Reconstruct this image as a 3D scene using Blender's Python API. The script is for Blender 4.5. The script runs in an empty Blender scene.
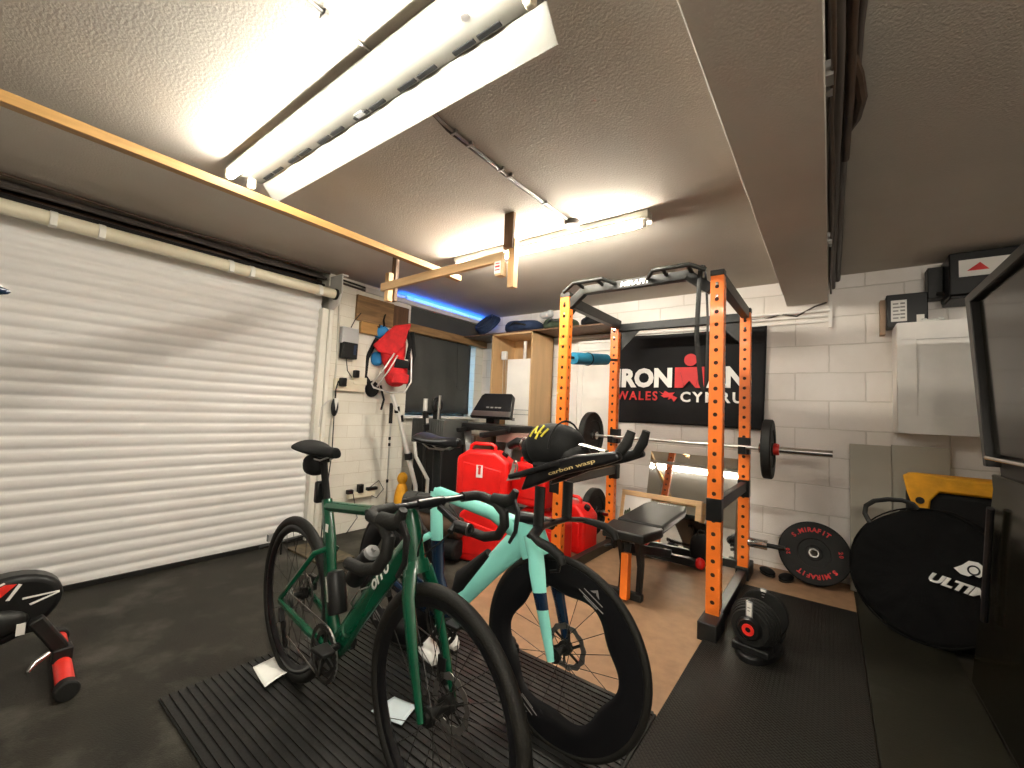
import bpy, bmesh, math, random
from math import sin, cos, pi, radians, sqrt, atan2
from mathutils import Vector, Matrix, Euler
random.seed(7)
C = bpy.context.scene.collection
V = Vector

# ------------------------------------------------------------------ materials
def mat(name, col, rough=.5, metal=0., var=.12, scale=6., bump=0., bscale=60., spec=.5, coat=0., emit=None, trans=0., alpha=1., wear=None):
    m = bpy.data.materials.new(name); m.use_nodes = True
    nt = m.node_tree; N = nt.nodes; L = nt.links
    b = N['Principled BSDF']
    b.inputs['Roughness'].default_value = rough
    b.inputs['Metallic'].default_value = metal
    b.inputs['Specular IOR Level'].default_value = spec
    b.inputs['Coat Weight'].default_value = coat
    b.inputs['Coat Roughness'].default_value = .08
    b.inputs['Transmission Weight'].default_value = trans
    b.inputs['Alpha'].default_value = alpha
    tc = N.new('ShaderNodeTexCoord')
    no = N.new('ShaderNodeTexNoise'); no.inputs['Scale'].default_value = scale; no.inputs['Detail'].default_value = 5
    L.new(tc.outputs['Object'], no.inputs['Vector'])
    cr = N.new('ShaderNodeValToRGB')
    e = cr.color_ramp.elements
    e[0].position = .3; e[1].position = .7
    e[0].color = (*[max(0, c * (1 - var)) for c in col], 1); e[1].color = (*[min(1, c * (1 + var)) for c in col], 1)
    L.new(no.outputs['Fac'], cr.inputs['Fac'])
    last = cr.outputs['Color']
    if wear:
        n2 = N.new('ShaderNodeTexNoise'); n2.inputs['Scale'].default_value = wear[1]; n2.inputs['Detail'].default_value = 8; n2.inputs['Roughness'].default_value = .65
        L.new(tc.outputs['Object'], n2.inputs['Vector'])
        c2 = N.new('ShaderNodeValToRGB'); c2.color_ramp.elements[0].position = wear[2]; c2.color_ramp.elements[1].position = wear[3]
        L.new(n2.outputs['Fac'], c2.inputs['Fac'])
        mx = N.new('ShaderNodeMix'); mx.data_type = 'RGBA'; mx.inputs['B'].default_value = (*wear[0], 1)
        L.new(c2.outputs['Color'], mx.inputs['Factor']); L.new(last, mx.inputs['A']); last = mx.outputs['Result']
    L.new(last, b.inputs['Base Color'])
    if bump:
        n3 = N.new('ShaderNodeTexNoise'); n3.inputs['Scale'].default_value = bscale; n3.inputs['Detail'].default_value = 4
        L.new(tc.outputs['Object'], n3.inputs['Vector'])
        bp = N.new('ShaderNodeBump'); bp.inputs['Strength'].default_value = bump; bp.inputs['Distance'].default_value = .01
        L.new(n3.outputs['Fac'], bp.inputs['Height']); L.new(bp.outputs['Normal'], b.inputs['Normal'])
    if emit:
        b.inputs['Emission Color'].default_value = (*emit[0], 1); b.inputs['Emission Strength'].default_value = emit[1]
    return m

def block_mat(name, col, axis, bw, bh, mortar, mcol, bump=.6, off=.5, zoff=0.):
    m = mat(name, col, .55, var=.08, scale=3, bump=.25, bscale=90)
    nt = m.node_tree; N = nt.nodes; L = nt.links; b = N['Principled BSDF']
    tc = N.new('ShaderNodeTexCoord'); sp = N.new('ShaderNodeSeparateXYZ'); cb = N.new('ShaderNodeCombineXYZ')
    L.new(tc.outputs['Object'], sp.inputs[0])
    L.new(sp.outputs[axis], cb.inputs[0])
    ad = N.new('ShaderNodeMath'); ad.operation = 'ADD'; ad.inputs[1].default_value = zoff
    L.new(sp.outputs['Z'], ad.inputs[0]); L.new(ad.outputs[0], cb.inputs[1])
    wob = N.new('ShaderNodeTexNoise'); wob.inputs['Scale'].default_value = 9; L.new(tc.outputs['Object'], wob.inputs['Vector'])
    va = N.new('ShaderNodeVectorMath'); va.operation = 'MULTIPLY_ADD'; va.inputs[1].default_value = (.012, .012, 0)
    L.new(wob.outputs['Color'], va.inputs[0]); L.new(cb.outputs[0], va.inputs[2])
    br = N.new('ShaderNodeTexBrick'); br.offset = off
    br.inputs['Scale'].default_value = 1; br.inputs['Brick Width'].default_value = bw; br.inputs['Row Height'].default_value = bh
    br.inputs['Mortar Size'].default_value = mortar; br.inputs['Mortar Smooth'].default_value = .6
    br.inputs['Color1'].default_value = (*col, 1); br.inputs['Color2'].default_value = (*[c * .93 for c in col], 1); br.inputs['Mortar'].default_value = (*mcol, 1)
    L.new(va.outputs[0], br.inputs['Vector'])
    st = N.new('ShaderNodeTexNoise'); st.inputs['Scale'].default_value = 1.7; st.inputs['Detail'].default_value = 7; L.new(tc.outputs['Object'], st.inputs['Vector'])
    sr = N.new('ShaderNodeValToRGB'); sr.color_ramp.elements[0].position = .3; sr.color_ramp.elements[0].color = (.78, .76, .72, 1); sr.color_ramp.elements[1].position = .6; sr.color_ramp.elements[1].color = (1, 1, 1, 1)
    L.new(st.outputs['Fac'], sr.inputs['Fac'])
    mu = N.new('ShaderNodeMix'); mu.data_type = 'RGBA'; mu.blend_type = 'MULTIPLY'; mu.inputs['Factor'].default_value = .8
    L.new(br.outputs['Color'], mu.inputs['A']); L.new(sr.outputs['Color'], mu.inputs['B'])
    L.new(mu.outputs['Result'], b.inputs['Base Color'])
    old = [n for n in N if n.type == 'BUMP'][0]
    b2 = N.new('ShaderNodeBump'); b2.inputs['Strength'].default_value = bump; b2.inputs['Distance'].default_value = .008; b2.invert = True
    L.new(br.outputs['Fac'], b2.inputs['Height']); L.new(old.outputs['Normal'], b2.inputs['Normal']); L.new(b2.outputs['Normal'], b.inputs['Normal'])
    return m

def wood_mat(name, col, scale=(30, 30, 3), rough=.5, dark=.6):
    m = mat(name, col, rough, var=.1)
    nt = m.node_tree; N = nt.nodes; L = nt.links; b = N['Principled BSDF']
    tc = N.new('ShaderNodeTexCoord'); mp = N.new('ShaderNodeMapping'); mp.inputs['Scale'].default_value = scale
    no = N.new('ShaderNodeTexNoise'); no.inputs['Scale'].default_value = 1; no.inputs['Detail'].default_value = 6; no.inputs['Distortion'].default_value = .6
    L.new(tc.outputs['Object'], mp.inputs[0]); L.new(mp.outputs[0], no.inputs['Vector'])
    cr = N.new('ShaderNodeValToRGB'); e = cr.color_ramp.elements
    e[0].position = .32; e[1].position = .62; e[0].color = (*[c * dark for c in col], 1); e[1].color = (*col, 1)
    L.new(no.outputs['Fac'], cr.inputs['Fac']); L.new(cr.outputs['Color'], b.inputs['Base Color'])
    return m

M = {}
M['ceiling'] = mat('ceiling_plaster', (.50, .455, .395), .9, var=.05, scale=2.2, bump=.26, bscale=105, wear=((.47, .42, .34), 1.3, .5, .85))
M['beam'] = mat('beam_plaster', (.64, .59, .52), .85, var=.05, scale=2.5, bump=.12, bscale=120)
M['block'] = block_mat('painted_block', (.90, .85, .80), 'X', .45, .225, .006, (.72, .67, .61), .55, zoff=-.05)
M['brick'] = block_mat('painted_brick', (.90, .87, .77), 'Y', .30, .112, .0035, (.72, .67, .56), .3, zoff=.01)
M['plainwall'] = mat('plain_wall', (.6, .57, .52), .8, bump=.2)
M['recess'] = mat('dark_recess', (.10, .075, .055), .9, bump=.3, var=.3)
M['rubber_floor'] = mat('rubber_floor', (.019, .017, .012), .62, var=.3, scale=3, bump=.35, bscale=160, wear=((.10, .095, .078), 2.6, .5, .8), spec=.28)
M['vinyl'] = mat('brown_vinyl', (.30, .18, .10), .5, var=.15, scale=14, bump=.08, bscale=200, wear=((.22, .125, .07), 3.1, .52, .75))
M['slat'] = mat('door_slat', (.80, .79, .77), .38, var=.03, scale=1.2, bump=.04, bscale=30, wear=((.66, .64, .60), .9, .5, .9))
M['reflector'] = mat('dimmed_reflector', (.24, .23, .20), .45, var=.05)  # white reflector, base colour darkened to offset glare from the close tube
M['white_metal'] = mat('white_metal', (.80, .78, .70), .35, var=.05)
M['white_paint'] = mat('white_paint', (.86, .83, .78), .45, var=.05)
M['cream'] = mat('cream_plastic', (.74, .68, .52), .4, var=.08)
M['greywhite'] = mat('grey_white_pvc', (.62, .60, .56), .4, var=.06)
M['tube_on'] = mat('lit_tube', (1, 1, 1), .3, emit=((1, .96, .86), 30.))
M['tube_on2'] = mat('lit_tube_warm', (1, 1, 1), .3, emit=((1, .93, .80), 64.))
M['tube_fill'] = mat('added_fill_tube', (1, 1, 1), .3, emit=((1, .93, .82), 78.))  # emission of the added fill lamp in the right bay
M['led_blue'] = mat('blue_led', (.1, .3, 1), .3, emit=((.010, .14, 1.), 8.))
M['orange'] = mat('orange_powder', (.86, .19, .018), .38, var=.08, scale=9, coat=.2)
M['hole_shade'] = mat('painted_hole_shade', (.05, .02, .01), .8)  # near-black colour standing in for shade inside the upright holes
M['black'] = mat('black_powder', (.013, .013, .012), .42, var=.2, scale=20, spec=.28)
M['black_matte'] = mat('black_matte', (.006, .006, .006), .75, var=.2, bump=.1, bscale=200, spec=.28)
M['black_rubber'] = mat('black_rubber', (.010, .010, .009), .6, var=.25, bump=.15, bscale=150, spec=.28)
M['black_plastic'] = mat('black_plastic', (.009, .009, .009), .35, var=.15, spec=.28)
M['bag_black'] = mat('bag_black', (.004, .004, .004), .85, var=.3, scale=4, bump=.9, bscale=7, spec=.12)
M['carbon'] = mat('carbon', (.007, .007, .008), .28, var=.2, coat=.15, spec=.28)
M['gloss_black'] = mat('gloss_black', (.008, .007, .004), .12, var=.05, spec=.16)
M['dark_grey'] = mat('dark_grey_metal', (.03, .028, .026), .35, metal=.3, var=.15, spec=.28)
M['grey'] = mat('mid_grey', (.22, .22, .22), .5, var=.1)
M['silver'] = mat('brushed_silver', (.62, .61, .58), .28, metal=1, var=.06, scale=30)
M['satin'] = mat('satin_aluminium', (.72, .71, .67), .45, metal=.35, var=.05)
M['chrome'] = mat('chrome', (.72, .71, .69), .14, metal=1, var=.03)
M['dull_steel'] = mat('dull_steel', (.33, .32, .30), .4, metal=.9, var=.15)
M['green'] = mat('green_paint', (.002, .072, .033), .24, var=.12, coat=.3)
M['green_dark'] = mat('green_dark_paint', (.004, .05, .028), .25, var=.2, coat=.4)
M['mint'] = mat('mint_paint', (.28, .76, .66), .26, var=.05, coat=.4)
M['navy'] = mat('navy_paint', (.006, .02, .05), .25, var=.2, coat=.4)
M['tyre'] = mat('tyre', (.009, .0085, .007), .62, var=.25, bump=.2, bscale=180, spec=.28)
M['red'] = mat('red_plastic', (.78, .012, .010), .34, var=.12, scale=7, bump=.05, bscale=40)
M['red_fabric'] = mat('red_fabric', (.62, .012, .016), .75, var=.25, scale=16, bump=.3, bscale=120)
M['red_paint'] = mat('red_paint', (.75, .03, .02), .35, var=.1)
M['blue_fabric'] = mat('blue_fabric', (.02, .22, .52), .7, var=.2, bump=.2)
M['blue_foam'] = mat('blue_foam', (.012, .20, .34), .65, var=.15, bump=.15)
M['yellow_fabric'] = mat('yellow_fabric', (.78, .36, .012), .65, var=.15, scale=12, bump=.3, bscale=60)
M['flag'] = mat('flag_fabric', (.008, .008, .009), .75, var=.25, scale=5, bump=.15, bscale=250, spec=.28)
M['print_white'] = mat('white_print', (.82, .80, .76), .6, var=.04)
M['print_red'] = mat('red_print', (.62, .02, .02), .6, var=.1)
M['print_yellow'] = mat('yellow_print', (.75, .62, .05), .5)
M['print_gold'] = mat('gold_print', (.55, .42, .18), .5)
M['print_dim'] = mat('dim_print', (.22, .21, .2), .5)
M['wood'] = wood_mat('pine_wood', (.52, .29, .09), (30, 3, 30), .5, .75)
M['wood_x'] = wood_mat('pine_wood_x', (.68, .44, .22), (3, 30, 30), .5, .78)
M['wood_z'] = wood_mat('pine_wood_z', (.68, .43, .20), (30, 30, 3), .5, .78)
M['wood_dark'] = wood_mat('stained_wood', (.16, .085, .04), (30, 30, 4), .6, .6)
M['wood_board'] = wood_mat('board_wood', (.34, .20, .085), (30, 4, 30), .6, .6)
M['beech'] = wood_mat('beech_laminate', (.66, .43, .22), (14, 14, 2), .45, .86)
M['cardboard'] = mat('cardboard', (.36, .25, .17), .8, var=.08)
M['pinkboard'] = mat('pink_brown_board', (.28, .16, .13), .6, var=.08)
M['grey_board'] = mat('grey_board', (.42, .39, .32), .6, var=.06, scale=2)
M['old_mat'] = mat('old_striped_mat', (.10, .078, .045), .8, var=.4, scale=18)
M['paper'] = mat('paper', (.80, .80, .76), .7, var=.03)
M['paper_blue'] = mat('paper_cool', (.62, .72, .76), .7, var=.03)
M['label'] = mat('label_paper', (.75, .73, .68), .6, var=.05)
M['mirror'] = mat('mirror_glass', (.82, .81, .77), .03, metal=1, var=.02)
M['glass'] = mat('window_glass', (.9, .95, 1), .02, trans=1, var=0)
M['blind'] = mat('blackout_blind', (.060, .062, .058), .8, var=.12, scale=3, bump=.1)
M['translucent'] = mat('cloudy_plastic', (.62, .63, .64), .35, var=.05, trans=.3)
M['diamond'] = None
M['plain_mat'] = mat('plain_rubber_mat', (.014, .0135, .008), .5, var=.2, scale=4, bump=.12, bscale=140, wear=((.06, .058, .045), 3, .55, .9), spec=.28)
M['rib'] = mat('ribbed_rubber', (.013, .0125, .0115), .48, var=.35, scale=5, bump=.15, bscale=90, wear=((.09, .085, .078), 4, .55, .85), spec=.28)
M['white_shoe'] = mat('white_shoe', (.74, .73, .70), .4, var=.05)
M['pad'] = mat('bench_vinyl', (.012, .012, .011), .42, var=.1, bump=.08, bscale=200, spec=.28)
M['darkblue'] = mat('dark_blue_fabric', (.015, .03, .075), .8, var=.4, scale=9, bump=.4, bscale=30)
M['greenfab'] = mat('dark_green_fabric', (.05, .07, .04), .8, var=.4, scale=9, bump=.3)
M['cable'] = mat('cable_sheath', (.07, .055, .045), .55, var=.2)
M['cable_brown'] = mat('brown_pipe', (.06, .034, .02), .5, var=.35, scale=12)
M['cable_white'] = mat('white_cable', (.6, .58, .5), .5)

def diamond():
    m = mat('diamond_tread_mat', (.030, .029, .026), .5, var=.25, scale=4, spec=.25)
    nt = m.node_tree; N = nt.nodes; L = nt.links; b = N['Principled BSDF']
    tc = N.new('ShaderNodeTexCoord'); mp = N.new('ShaderNodeMapping')
    mp.inputs['Rotation'].default_value = (0, 0, pi / 4); mp.inputs['Scale'].default_value = (1, 1, 1)
    L.new(tc.outputs['Object'], mp.inputs[0])
    br = N.new('ShaderNodeTexBrick'); br.offset = .5; br.inputs['Scale'].default_value = 1
    br.inputs['Brick Width'].default_value = .026; br.inputs['Row Height'].default_value = .013; br.inputs['Mortar Size'].default_value = .0028; br.inputs['Mortar Smooth'].default_value = .5
    br.inputs['Color1'].default_value = (.022, .021, .017, 1); br.inputs['Color2'].default_value = (.017, .016, .013, 1); br.inputs['Mortar'].default_value = (.005, .005, .004, 1)
    L.new(mp.outputs[0], br.inputs['Vector']); L.new(br.outputs['Color'], b.inputs['Base Color'])
    bp = N.new('ShaderNodeBump'); bp.inputs['Strength'].default_value = 1; bp.inputs['Distance'].default_value = .004; bp.invert = True
    L.new(br.outputs['Fac'], bp.inputs['Height']); L.new(bp.outputs['Normal'], b.inputs['Normal'])
    return m
M['diamond'] = diamond()

# ------------------------------------------------------------------ mesh builder
class MB:
    def __init__(s): s.v = []; s.f = []; s.sm = []
    def add(s, vs, fs, smooth=False):
        o = len(s.v); s.v += [tuple(p) for p in vs]; s.f += [tuple(i + o for i in f) for f in fs]; s.sm += [smooth] * len(fs); return s
    def box(s, c, d, rot=None):
        x, y, z = d[0] / 2, d[1] / 2, d[2] / 2
        P = [V((i * x, j * y, k * z)) for k in (-1, 1) for j in (-1, 1) for i in (-1, 1)]
        R = rot if isinstance(rot, Matrix) else (Euler(rot).to_matrix() if rot else Matrix.Identity(3))
        return s.add([R @ p + V(c) for p in P], [(0, 2, 3, 1), (4, 5, 7, 6), (0, 1, 5, 4), (2, 6, 7, 3), (0, 4, 6, 2), (1, 3, 7, 5)])
    def bx(s, x0, x1, y0, y1, z0, z1): return s.box(((x0 + x1) / 2, (y0 + y1) / 2, (z0 + z1) / 2), (x1 - x0, y1 - y0, z1 - z0))
    def bar(s, a, b, w, h, up=(0, 0, 1)):
        a = V(a); b = V(b); d = (b - a); L = d.length; d.normalize(); u = V(up)
        sd = d.cross(u)
        if sd.length < 1e-4: sd = d.cross(V((1, 0, 0)))
        sd.normalize(); u = sd.cross(d)
        R = Matrix((sd, d, u)).transposed()
        return s.box((a + b) / 2, (w, L, h), R)
    def sweep(s, pts, rad, up=(0, 0, 1), n=12, closed=False, cap=True, power=2.):
        # rad: number, or list of (r_lateral, r_up)
        pts = [V(p) for p in pts]; k = len(pts); rings = []
        R = [(r, r) if isinstance(r, (int, float)) else r for r in (rad if isinstance(rad, list) else [rad] * k)]
        sd0 = None
        for i, p in enumerate(pts):
            if closed: t = pts[(i + 1) % k] - pts[i - 1]
            else: t = pts[min(i + 1, k - 1)] - pts[max(i - 1, 0)]
            t.normalize()
            if sd0 is None:
                sd = t.cross(V(up))
                if sd.length < .05: sd = t.cross(V((1, 0, 0)) if abs(t.x) < .9 else V((0, 1, 0)))
            else:
                sd = sd0 - t * sd0.dot(t)
            sd.normalize(); sd0 = sd.copy(); u = sd.cross(t)
            ring = []
            for j in range(n):
                a = 2 * pi * j / n; c, q = cos(a), sin(a)
                if power != 2.:
                    c = math.copysign(abs(c) ** (2 / power), c); q = math.copysign(abs(q) ** (2 / power), q)
                ring.append(p + sd * c * R[i][0] + u * q * R[i][1])
            rings.append(ring)
        vs = [q for r in rings for q in r]; fs = []
        for i in range(k if closed else k - 1):
            a = i * n; b = ((i + 1) % k) * n
            for j in range(n): fs.append((a + j, a + (j + 1) % n, b + (j + 1) % n, b + j))
        s.add(vs, fs, True)
        if cap and not closed:
            s.add(rings[0], [tuple(range(n - 1, -1, -1))][:1]); s.add(rings[-1], [tuple(range(n))])
        return s
    def tube(s, a, b, r, r2=None, n=14): return s.sweep([a, b], [r, r if r2 is None else r2], n=n)
    def lathe(s, prof, o=(0, 0, 0), ax=(0, 0, 1), n=32, smooth=True, closed=False):
        # prof: list of (radius, height along ax)
        ax = V(ax).normalized(); t = V((1, 0, 0)) if abs(ax.x) < .8 else V((0, 1, 0))
        e1 = ax.cross(t).normalized(); e2 = ax.cross(e1); o = V(o)
        vs = [o + ax * h + (e1 * cos(2 * pi * j / n) + e2 * sin(2 * pi * j / n)) * r for r, h in prof for j in range(n)]
        fs = []; k = len(prof)
        for i in range(k if closed else k - 1):
            a = i * n; b = ((i + 1) % k) * n
            for j in range(n): fs.append((a + j, a + (j + 1) % n, b + (j + 1) % n, b + j))
        return s.add(vs, fs, smooth)
    def prism(s, poly, o, ux, uy, th, smooth=False):
        # polygon in the (ux,uy) plane, extruded by th along ux x uy, centred
        ux = V(ux).normalized(); uy = V(uy).normalized(); w = ux.cross(uy).normalized(); o = V(o); k = len(poly)
        a = [o + ux * p[0] + uy * p[1] - w * th / 2 for p in poly]; b = [p + w * th for p in a]
        s.add(a + b, [tuple(range(k - 1, -1, -1)), tuple(range(k, 2 * k))] + [(i, (i + 1) % k, k + (i + 1) % k, k + i) for i in range(k)], smooth)
        return s
    def ball(s, c, r, n=16, m=10, rot=None, power=1.):
        if isinstance(r, (int, float)): r = (r, r, r)
        R = Euler(rot).to_matrix() if rot else Matrix.Identity(3); vs = []; fs = []
        pw = lambda x: math.copysign(abs(x) ** power, x)
        for i in range(m + 1):
            th = pi * i / m
            for j in range(n):
                a = 2 * pi * j / n
                vs.append(R @ V((r[0] * pw(sin(th)) * pw(cos(a)), r[1] * pw(sin(th)) * pw(sin(a)), r[2] * pw(cos(th)))) + V(c))
        for i in range(m):
            for j in range(n): fs.append((i * n + j, (i + 1) * n + j, (i + 1) * n + (j + 1) % n, i * n + (j + 1) % n))
        return s.add(vs, fs, True)
    def ring(s, c, ax, R, r, n=40, k=10):
        ax = V(ax).normalized(); t = V((1, 0, 0)) if abs(ax.x) < .8 else V((0, 1, 0))
        e1 = ax.cross(t).normalized(); e2 = ax.cross(e1)
        prof = [(R + r * cos(2 * pi * i / k), r * sin(2 * pi * i / k)) for i in range(k)]
        return s.lathe(prof, c, ax, n, closed=True)
    def build(s, name, m, parent=None, bevel=0, seg=2, subsurf=0, sharp=40, shift=None, flat=False):
        me = bpy.data.meshes.new(name)
        vs = s.v if shift is None else [tuple(V(p) - V(shift)) for p in s.v]
        me.from_pydata(vs, [], s.f)
        bm = bmesh.new(); bm.from_mesh(me); bmesh.ops.remove_doubles(bm, verts=bm.verts, dist=1e-6)
        for f in list(bm.faces):
            if f.calc_area() < 1e-12: bm.faces.remove(f)
        bmesh.ops.recalc_face_normals(bm, faces=bm.faces)
        for f in bm.faces: f.smooth = not flat
        ang = radians(sharp)
        for e in bm.edges:
            if len(e.link_faces) == 2 and e.calc_face_angle(0) > ang: e.smooth = False
        bm.to_mesh(me); bm.free()
        me.materials.append(M[m] if isinstance(m, str) else m)
        o = bpy.data.objects.new(name, me); C.objects.link(o)
        if shift is not None: o.location = shift
        if parent: o.parent = parent
        if bevel:
            md = o.modifiers.new('bevel', 'BEVEL'); md.width = bevel; md.segments = seg; md.limit_method = 'ANGLE'; md.angle_limit = radians(35)
        if subsurf:
            md = o.modifiers.new('subsurf', 'SUBSURF'); md.levels = subsurf; md.render_levels = subsurf
        return o

def thing(name, label, cat, loc=(0, 0, 0), rz=0, group=None, rot=None):
    o = bpy.data.objects.new(name, None); C.objects.link(o); o.empty_display_size = .1
    o.location = loc; o.rotation_euler = rot if rot else (0, 0, rz)
    o['label'] = label; o['category'] = cat
    if group: o['group'] = group
    return o
def tag(o, label, cat, group=None):
    o['label'] = label; o['category'] = cat
    if group: o['group'] = group
    return o
def struct(o): o['kind'] = 'structure'; return o

def text_data(txt, size, bold=0., extrude=.0006, shear=0., spacing=1., align='LEFT'):
    cu = bpy.data.curves.new('t', 'FONT'); cu.body = txt; cu.size = size; cu.extrude = extrude; cu.offset = bold; cu.shear = shear
    cu.space_character = spacing; cu.align_x = align; cu.resolution_u = 3
    o = bpy.data.objects.new('t', cu); C.objects.link(o); bpy.context.view_layer.update()
    me = bpy.data.meshes.new_from_object(o.evaluated_get(bpy.context.evaluated_depsgraph_get()))
    vs = [v.co.copy() for v in me.vertices]; fs = [tuple(p.vertices) for p in me.polygons]
    bpy.data.objects.remove(o); bpy.data.curves.remove(cu); bpy.data.meshes.remove(me)
    return vs, fs
def text(mb, txt, size, o, ux, uy, bold=0., wx=1., fit=None, h=None, shear=0., spacing=1., bend=None, extrude=.0006):
    vs, fs = text_data(txt, size, bold, extrude, shear, spacing)
    ux = V(ux).normalized(); uy = V(uy).normalized(); w = ux.cross(uy); o = V(o)
    x0 = min(v.x for v in vs); x1 = max(v.x for v in vs); y0 = min(v.y for v in vs); y1 = max(v.y for v in vs)
    sx = fit / (x1 - x0) if fit else wx; sy = h / (y1 - y0) if h else 1
    mb.add([o + ux * ((v.x - x0) * sx) + uy * ((v.y - y0) * sy) + w * (v.z + (bend((v.x - x0) * sx, (v.y - y0) * sy) if bend else 0)) for v in vs], fs)
    return mb
def arc_text(mb, txt, size, c, ux, uy, R, mid, bold=0., step=None, inward=False):
    ux = V(ux).normalized(); uy = V(uy).normalized(); c = V(c); n = len(txt); step = step or size * .8 / R
    for i, ch in enumerate(txt):
        a = mid - (i - (n - 1) / 2) * step
        rad = ux * cos(a) + uy * sin(a); tan = ux * sin(a) - uy * cos(a)
        vs, fs = text_data(ch, size, bold)
        x0 = min(v.x for v in vs); x1 = max(v.x for v in vs); w = tan.cross(rad)
        mb.add([c + rad * (R + v.y) + tan * (v.x - (x0 + x1) / 2) + w * v.z for v in vs], fs)

# ------------------------------------------------------------------ room shell
CE = 2.40; BW = 4.2
struct(MB().bx(-4.1, 2.3, -2.0, 4.4, -.12, 0).build('floor', 'rubber_floor'))
struct(MB().bx(-1.95, .136, 1.80, 4.2, 0, .004).build('floor', 'vinyl'))
struct(MB().bx(-4.1, 2.3, -2.0, 4.4, CE, CE + .12).build('ceiling', 'ceiling'))
struct(MB().bx(-4.1, 2.3, BW, BW + .15, 0, CE).build('wall_back', 'block'))
struct(MB().bx(2.2, 2.35, -2.0, BW, 0, CE).build('wall_right', 'plainwall'))
struct(MB().bx(-4.1, 2.3, -2.15, -2.0, 0, CE).build('wall_front', 'plainwall'))
w = MB(); w.bx(-3.95, -3.6, 2.03, 2.90, 0, 2.28); w.bx(-3.95, -3.68, 2.90, 4.2, 0, 1.10); w.bx(-3.95, -3.68, 2.90, 4.2, 2.0, CE); w.bx(-3.95, -3.68, 4.05, 4.2, 1.10, 2.0); w.bx(-3.95, -3.72, 2.03, 2.90, 2.28, CE)
struct(w.build('wall_left', 'brick'))
w = MB(); w.bx(-4.1, -3.95, -2.0, 2.9, 0, CE); w.bx(-4.1, -3.95, -2, 2.03, 2.2, CE)
struct(w.build('wall_left', 'recess'))
struct(MB().bx(-.29, -.01, -2.0, BW, 2.19, CE).build('trim_1', 'beam', bevel=.004))
# ceiling beam crack line
cr = MB(); random.seed(3)
pp = [(-.29 + random.uniform(-.0015, .0015), -1.9 + i * .1, 2.1893 + 0 * i) for i in range(62)]
cr.sweep(pp, .0012, n=5); struct(cr.build('trim_2', 'print_white'))
# window
wn = MB()
for a in ((2.90, 2.95, 1.1, 2.0), (4.0, 4.05, 1.1, 2.0), (2.9, 4.05, 1.1, 1.15), (2.9, 4.05, 1.95, 2.0), (3.45, 3.5, 1.1, 2.0)): wn.bx(-3.90, -3.84, *a)
wf = struct(wn.build('window_1', 'white_paint', bevel=.005))
MB().bx(-3.875, -3.868, 2.95, 4.0, 1.15, 1.95).build('window_pane', 'glass', wf)
MB().bx(-3.9, -3.62, 2.88, 4.1, 1.065, 1.10).build('window_sill', 'white_paint', wf, bevel=.006)
# blind covering the window
bl = thing('window_blind', 'dark grey blackout blind covering the window beside the red child carrier', 'blind', (-3.66, 3.4, 1.1))
b = MB(); n = 24
vs = []; 
for i in range(n + 1):
    for j in range(9):
        y = -.53 + 1.075 * i / n; z = .03 + .92 * j / 8
        vs.append((.006 * sin(i * .9 + j * .3) + .003 * sin(i * 2.3), y, z))
b.add(vs, [(i * 9 + j, (i + 1) * 9 + j, (i + 1) * 9 + j + 1, i * 9 + j + 1) for i in range(n) for j in range(8)], True)
o = b.build('cloth', 'blind', bl); md = o.modifiers.new('s', 'SOLIDIFY'); md.thickness = .004
MB().tube((.012, .28, .95), (.02, .30, .35), .002, n=6).sweep([(.015, .28 + .0 + .09 * (1 - cos(a)), .42 - .1 * sin(a)) for a in [i * pi / 10 for i in range(11)]], .002, n=6).build('pull_cord', 'black_plastic', bl)
tag(MB().bx(-3.67, -3.60, 2.86, 4.18, 2.0, 2.09).build('lintel_board', 'wood_board', bevel=.003), 'brown timber board fixed above the covered window', 'board')

# roller garage door
dr = thing('door_1', '', '', (0, 0, 0)); del dr['label']; del dr['category']; struct(dr)
d = MB(); pr = []
SP = .077; zt = 2.16; k = int(zt / SP)
prof = []
for i in range(k + 1):
    z0 = i * SP + .01
    for q in range(8):
        u = q / 8
        xx = .009 * sin(pi * min(1, u / .86)) ** .7 if u < .86 else -.002
        prof.append((-3.68 + xx, z0 + u * SP))
vs = []; ys = (-2.0, 1.95)
for x, z in prof:
    for y in ys: vs.append((x, y, z))
d.add(vs, [(2 * i, 2 * i + 1, 2 * i + 3, 2 * i + 2) for i in range(len(prof) - 1)], True)
d.bx(-3.72, -3.70, -2, 1.95, 0, 2.2)
d.build('curtain', 'slat', dr, sharp=50)
g = MB(); g.bx(-3.72, -3.625, 1.93, 1.995, 0, 2.04); g.bx(-3.64, -3.615, 1.93, 1.95, 0, 2.04); g.bx(-3.7, -3.6, 1.995, 2.03, 0, 2.04)
g.build('guide_rail', 'white_metal', dr, bevel=.004)
MB().bx(-3.70, -3.655, -2, 1.94, 0.0, .03).build('bottom_bar', 'black_rubber', dr)
rt = thing('door_roller_tube', 'long off-white tube with strap bands running above the roller door', 'tube', (-3.53, 0, 2.165))
MB().tube((0, -1.95, 0), (0, 1.98, 0), .042, n=24).build('tube', 'cream', rt)
for y in (.27, .47, 1.16, 1.30, 1.84):
    MB().tube((0, y - .016, 0), (0, y + .016, 0), .046, n=24).box((.035, y, -.02), (.03, .03, .05)).build('strap', 'white_metal', rt, bevel=.002)
eb = MB(); eb.prism([(-.10, .17), (.09, .17), (.10, .0), (.06, -.1), (-.02, -.14), (-.10, -.12)], (-3.55, 2.01, 2.17), (1, 0, 0), (0, 0, 1), .012)
eb.bx(-3.65, -3.45, 2.0, 2.06, 2.33, 2.345)
eb = eb.build('end_bracket', 'greywhite', bevel=.003); tag(eb, 'pale metal end plate at the right end of the door roller', 'bracket')
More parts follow.
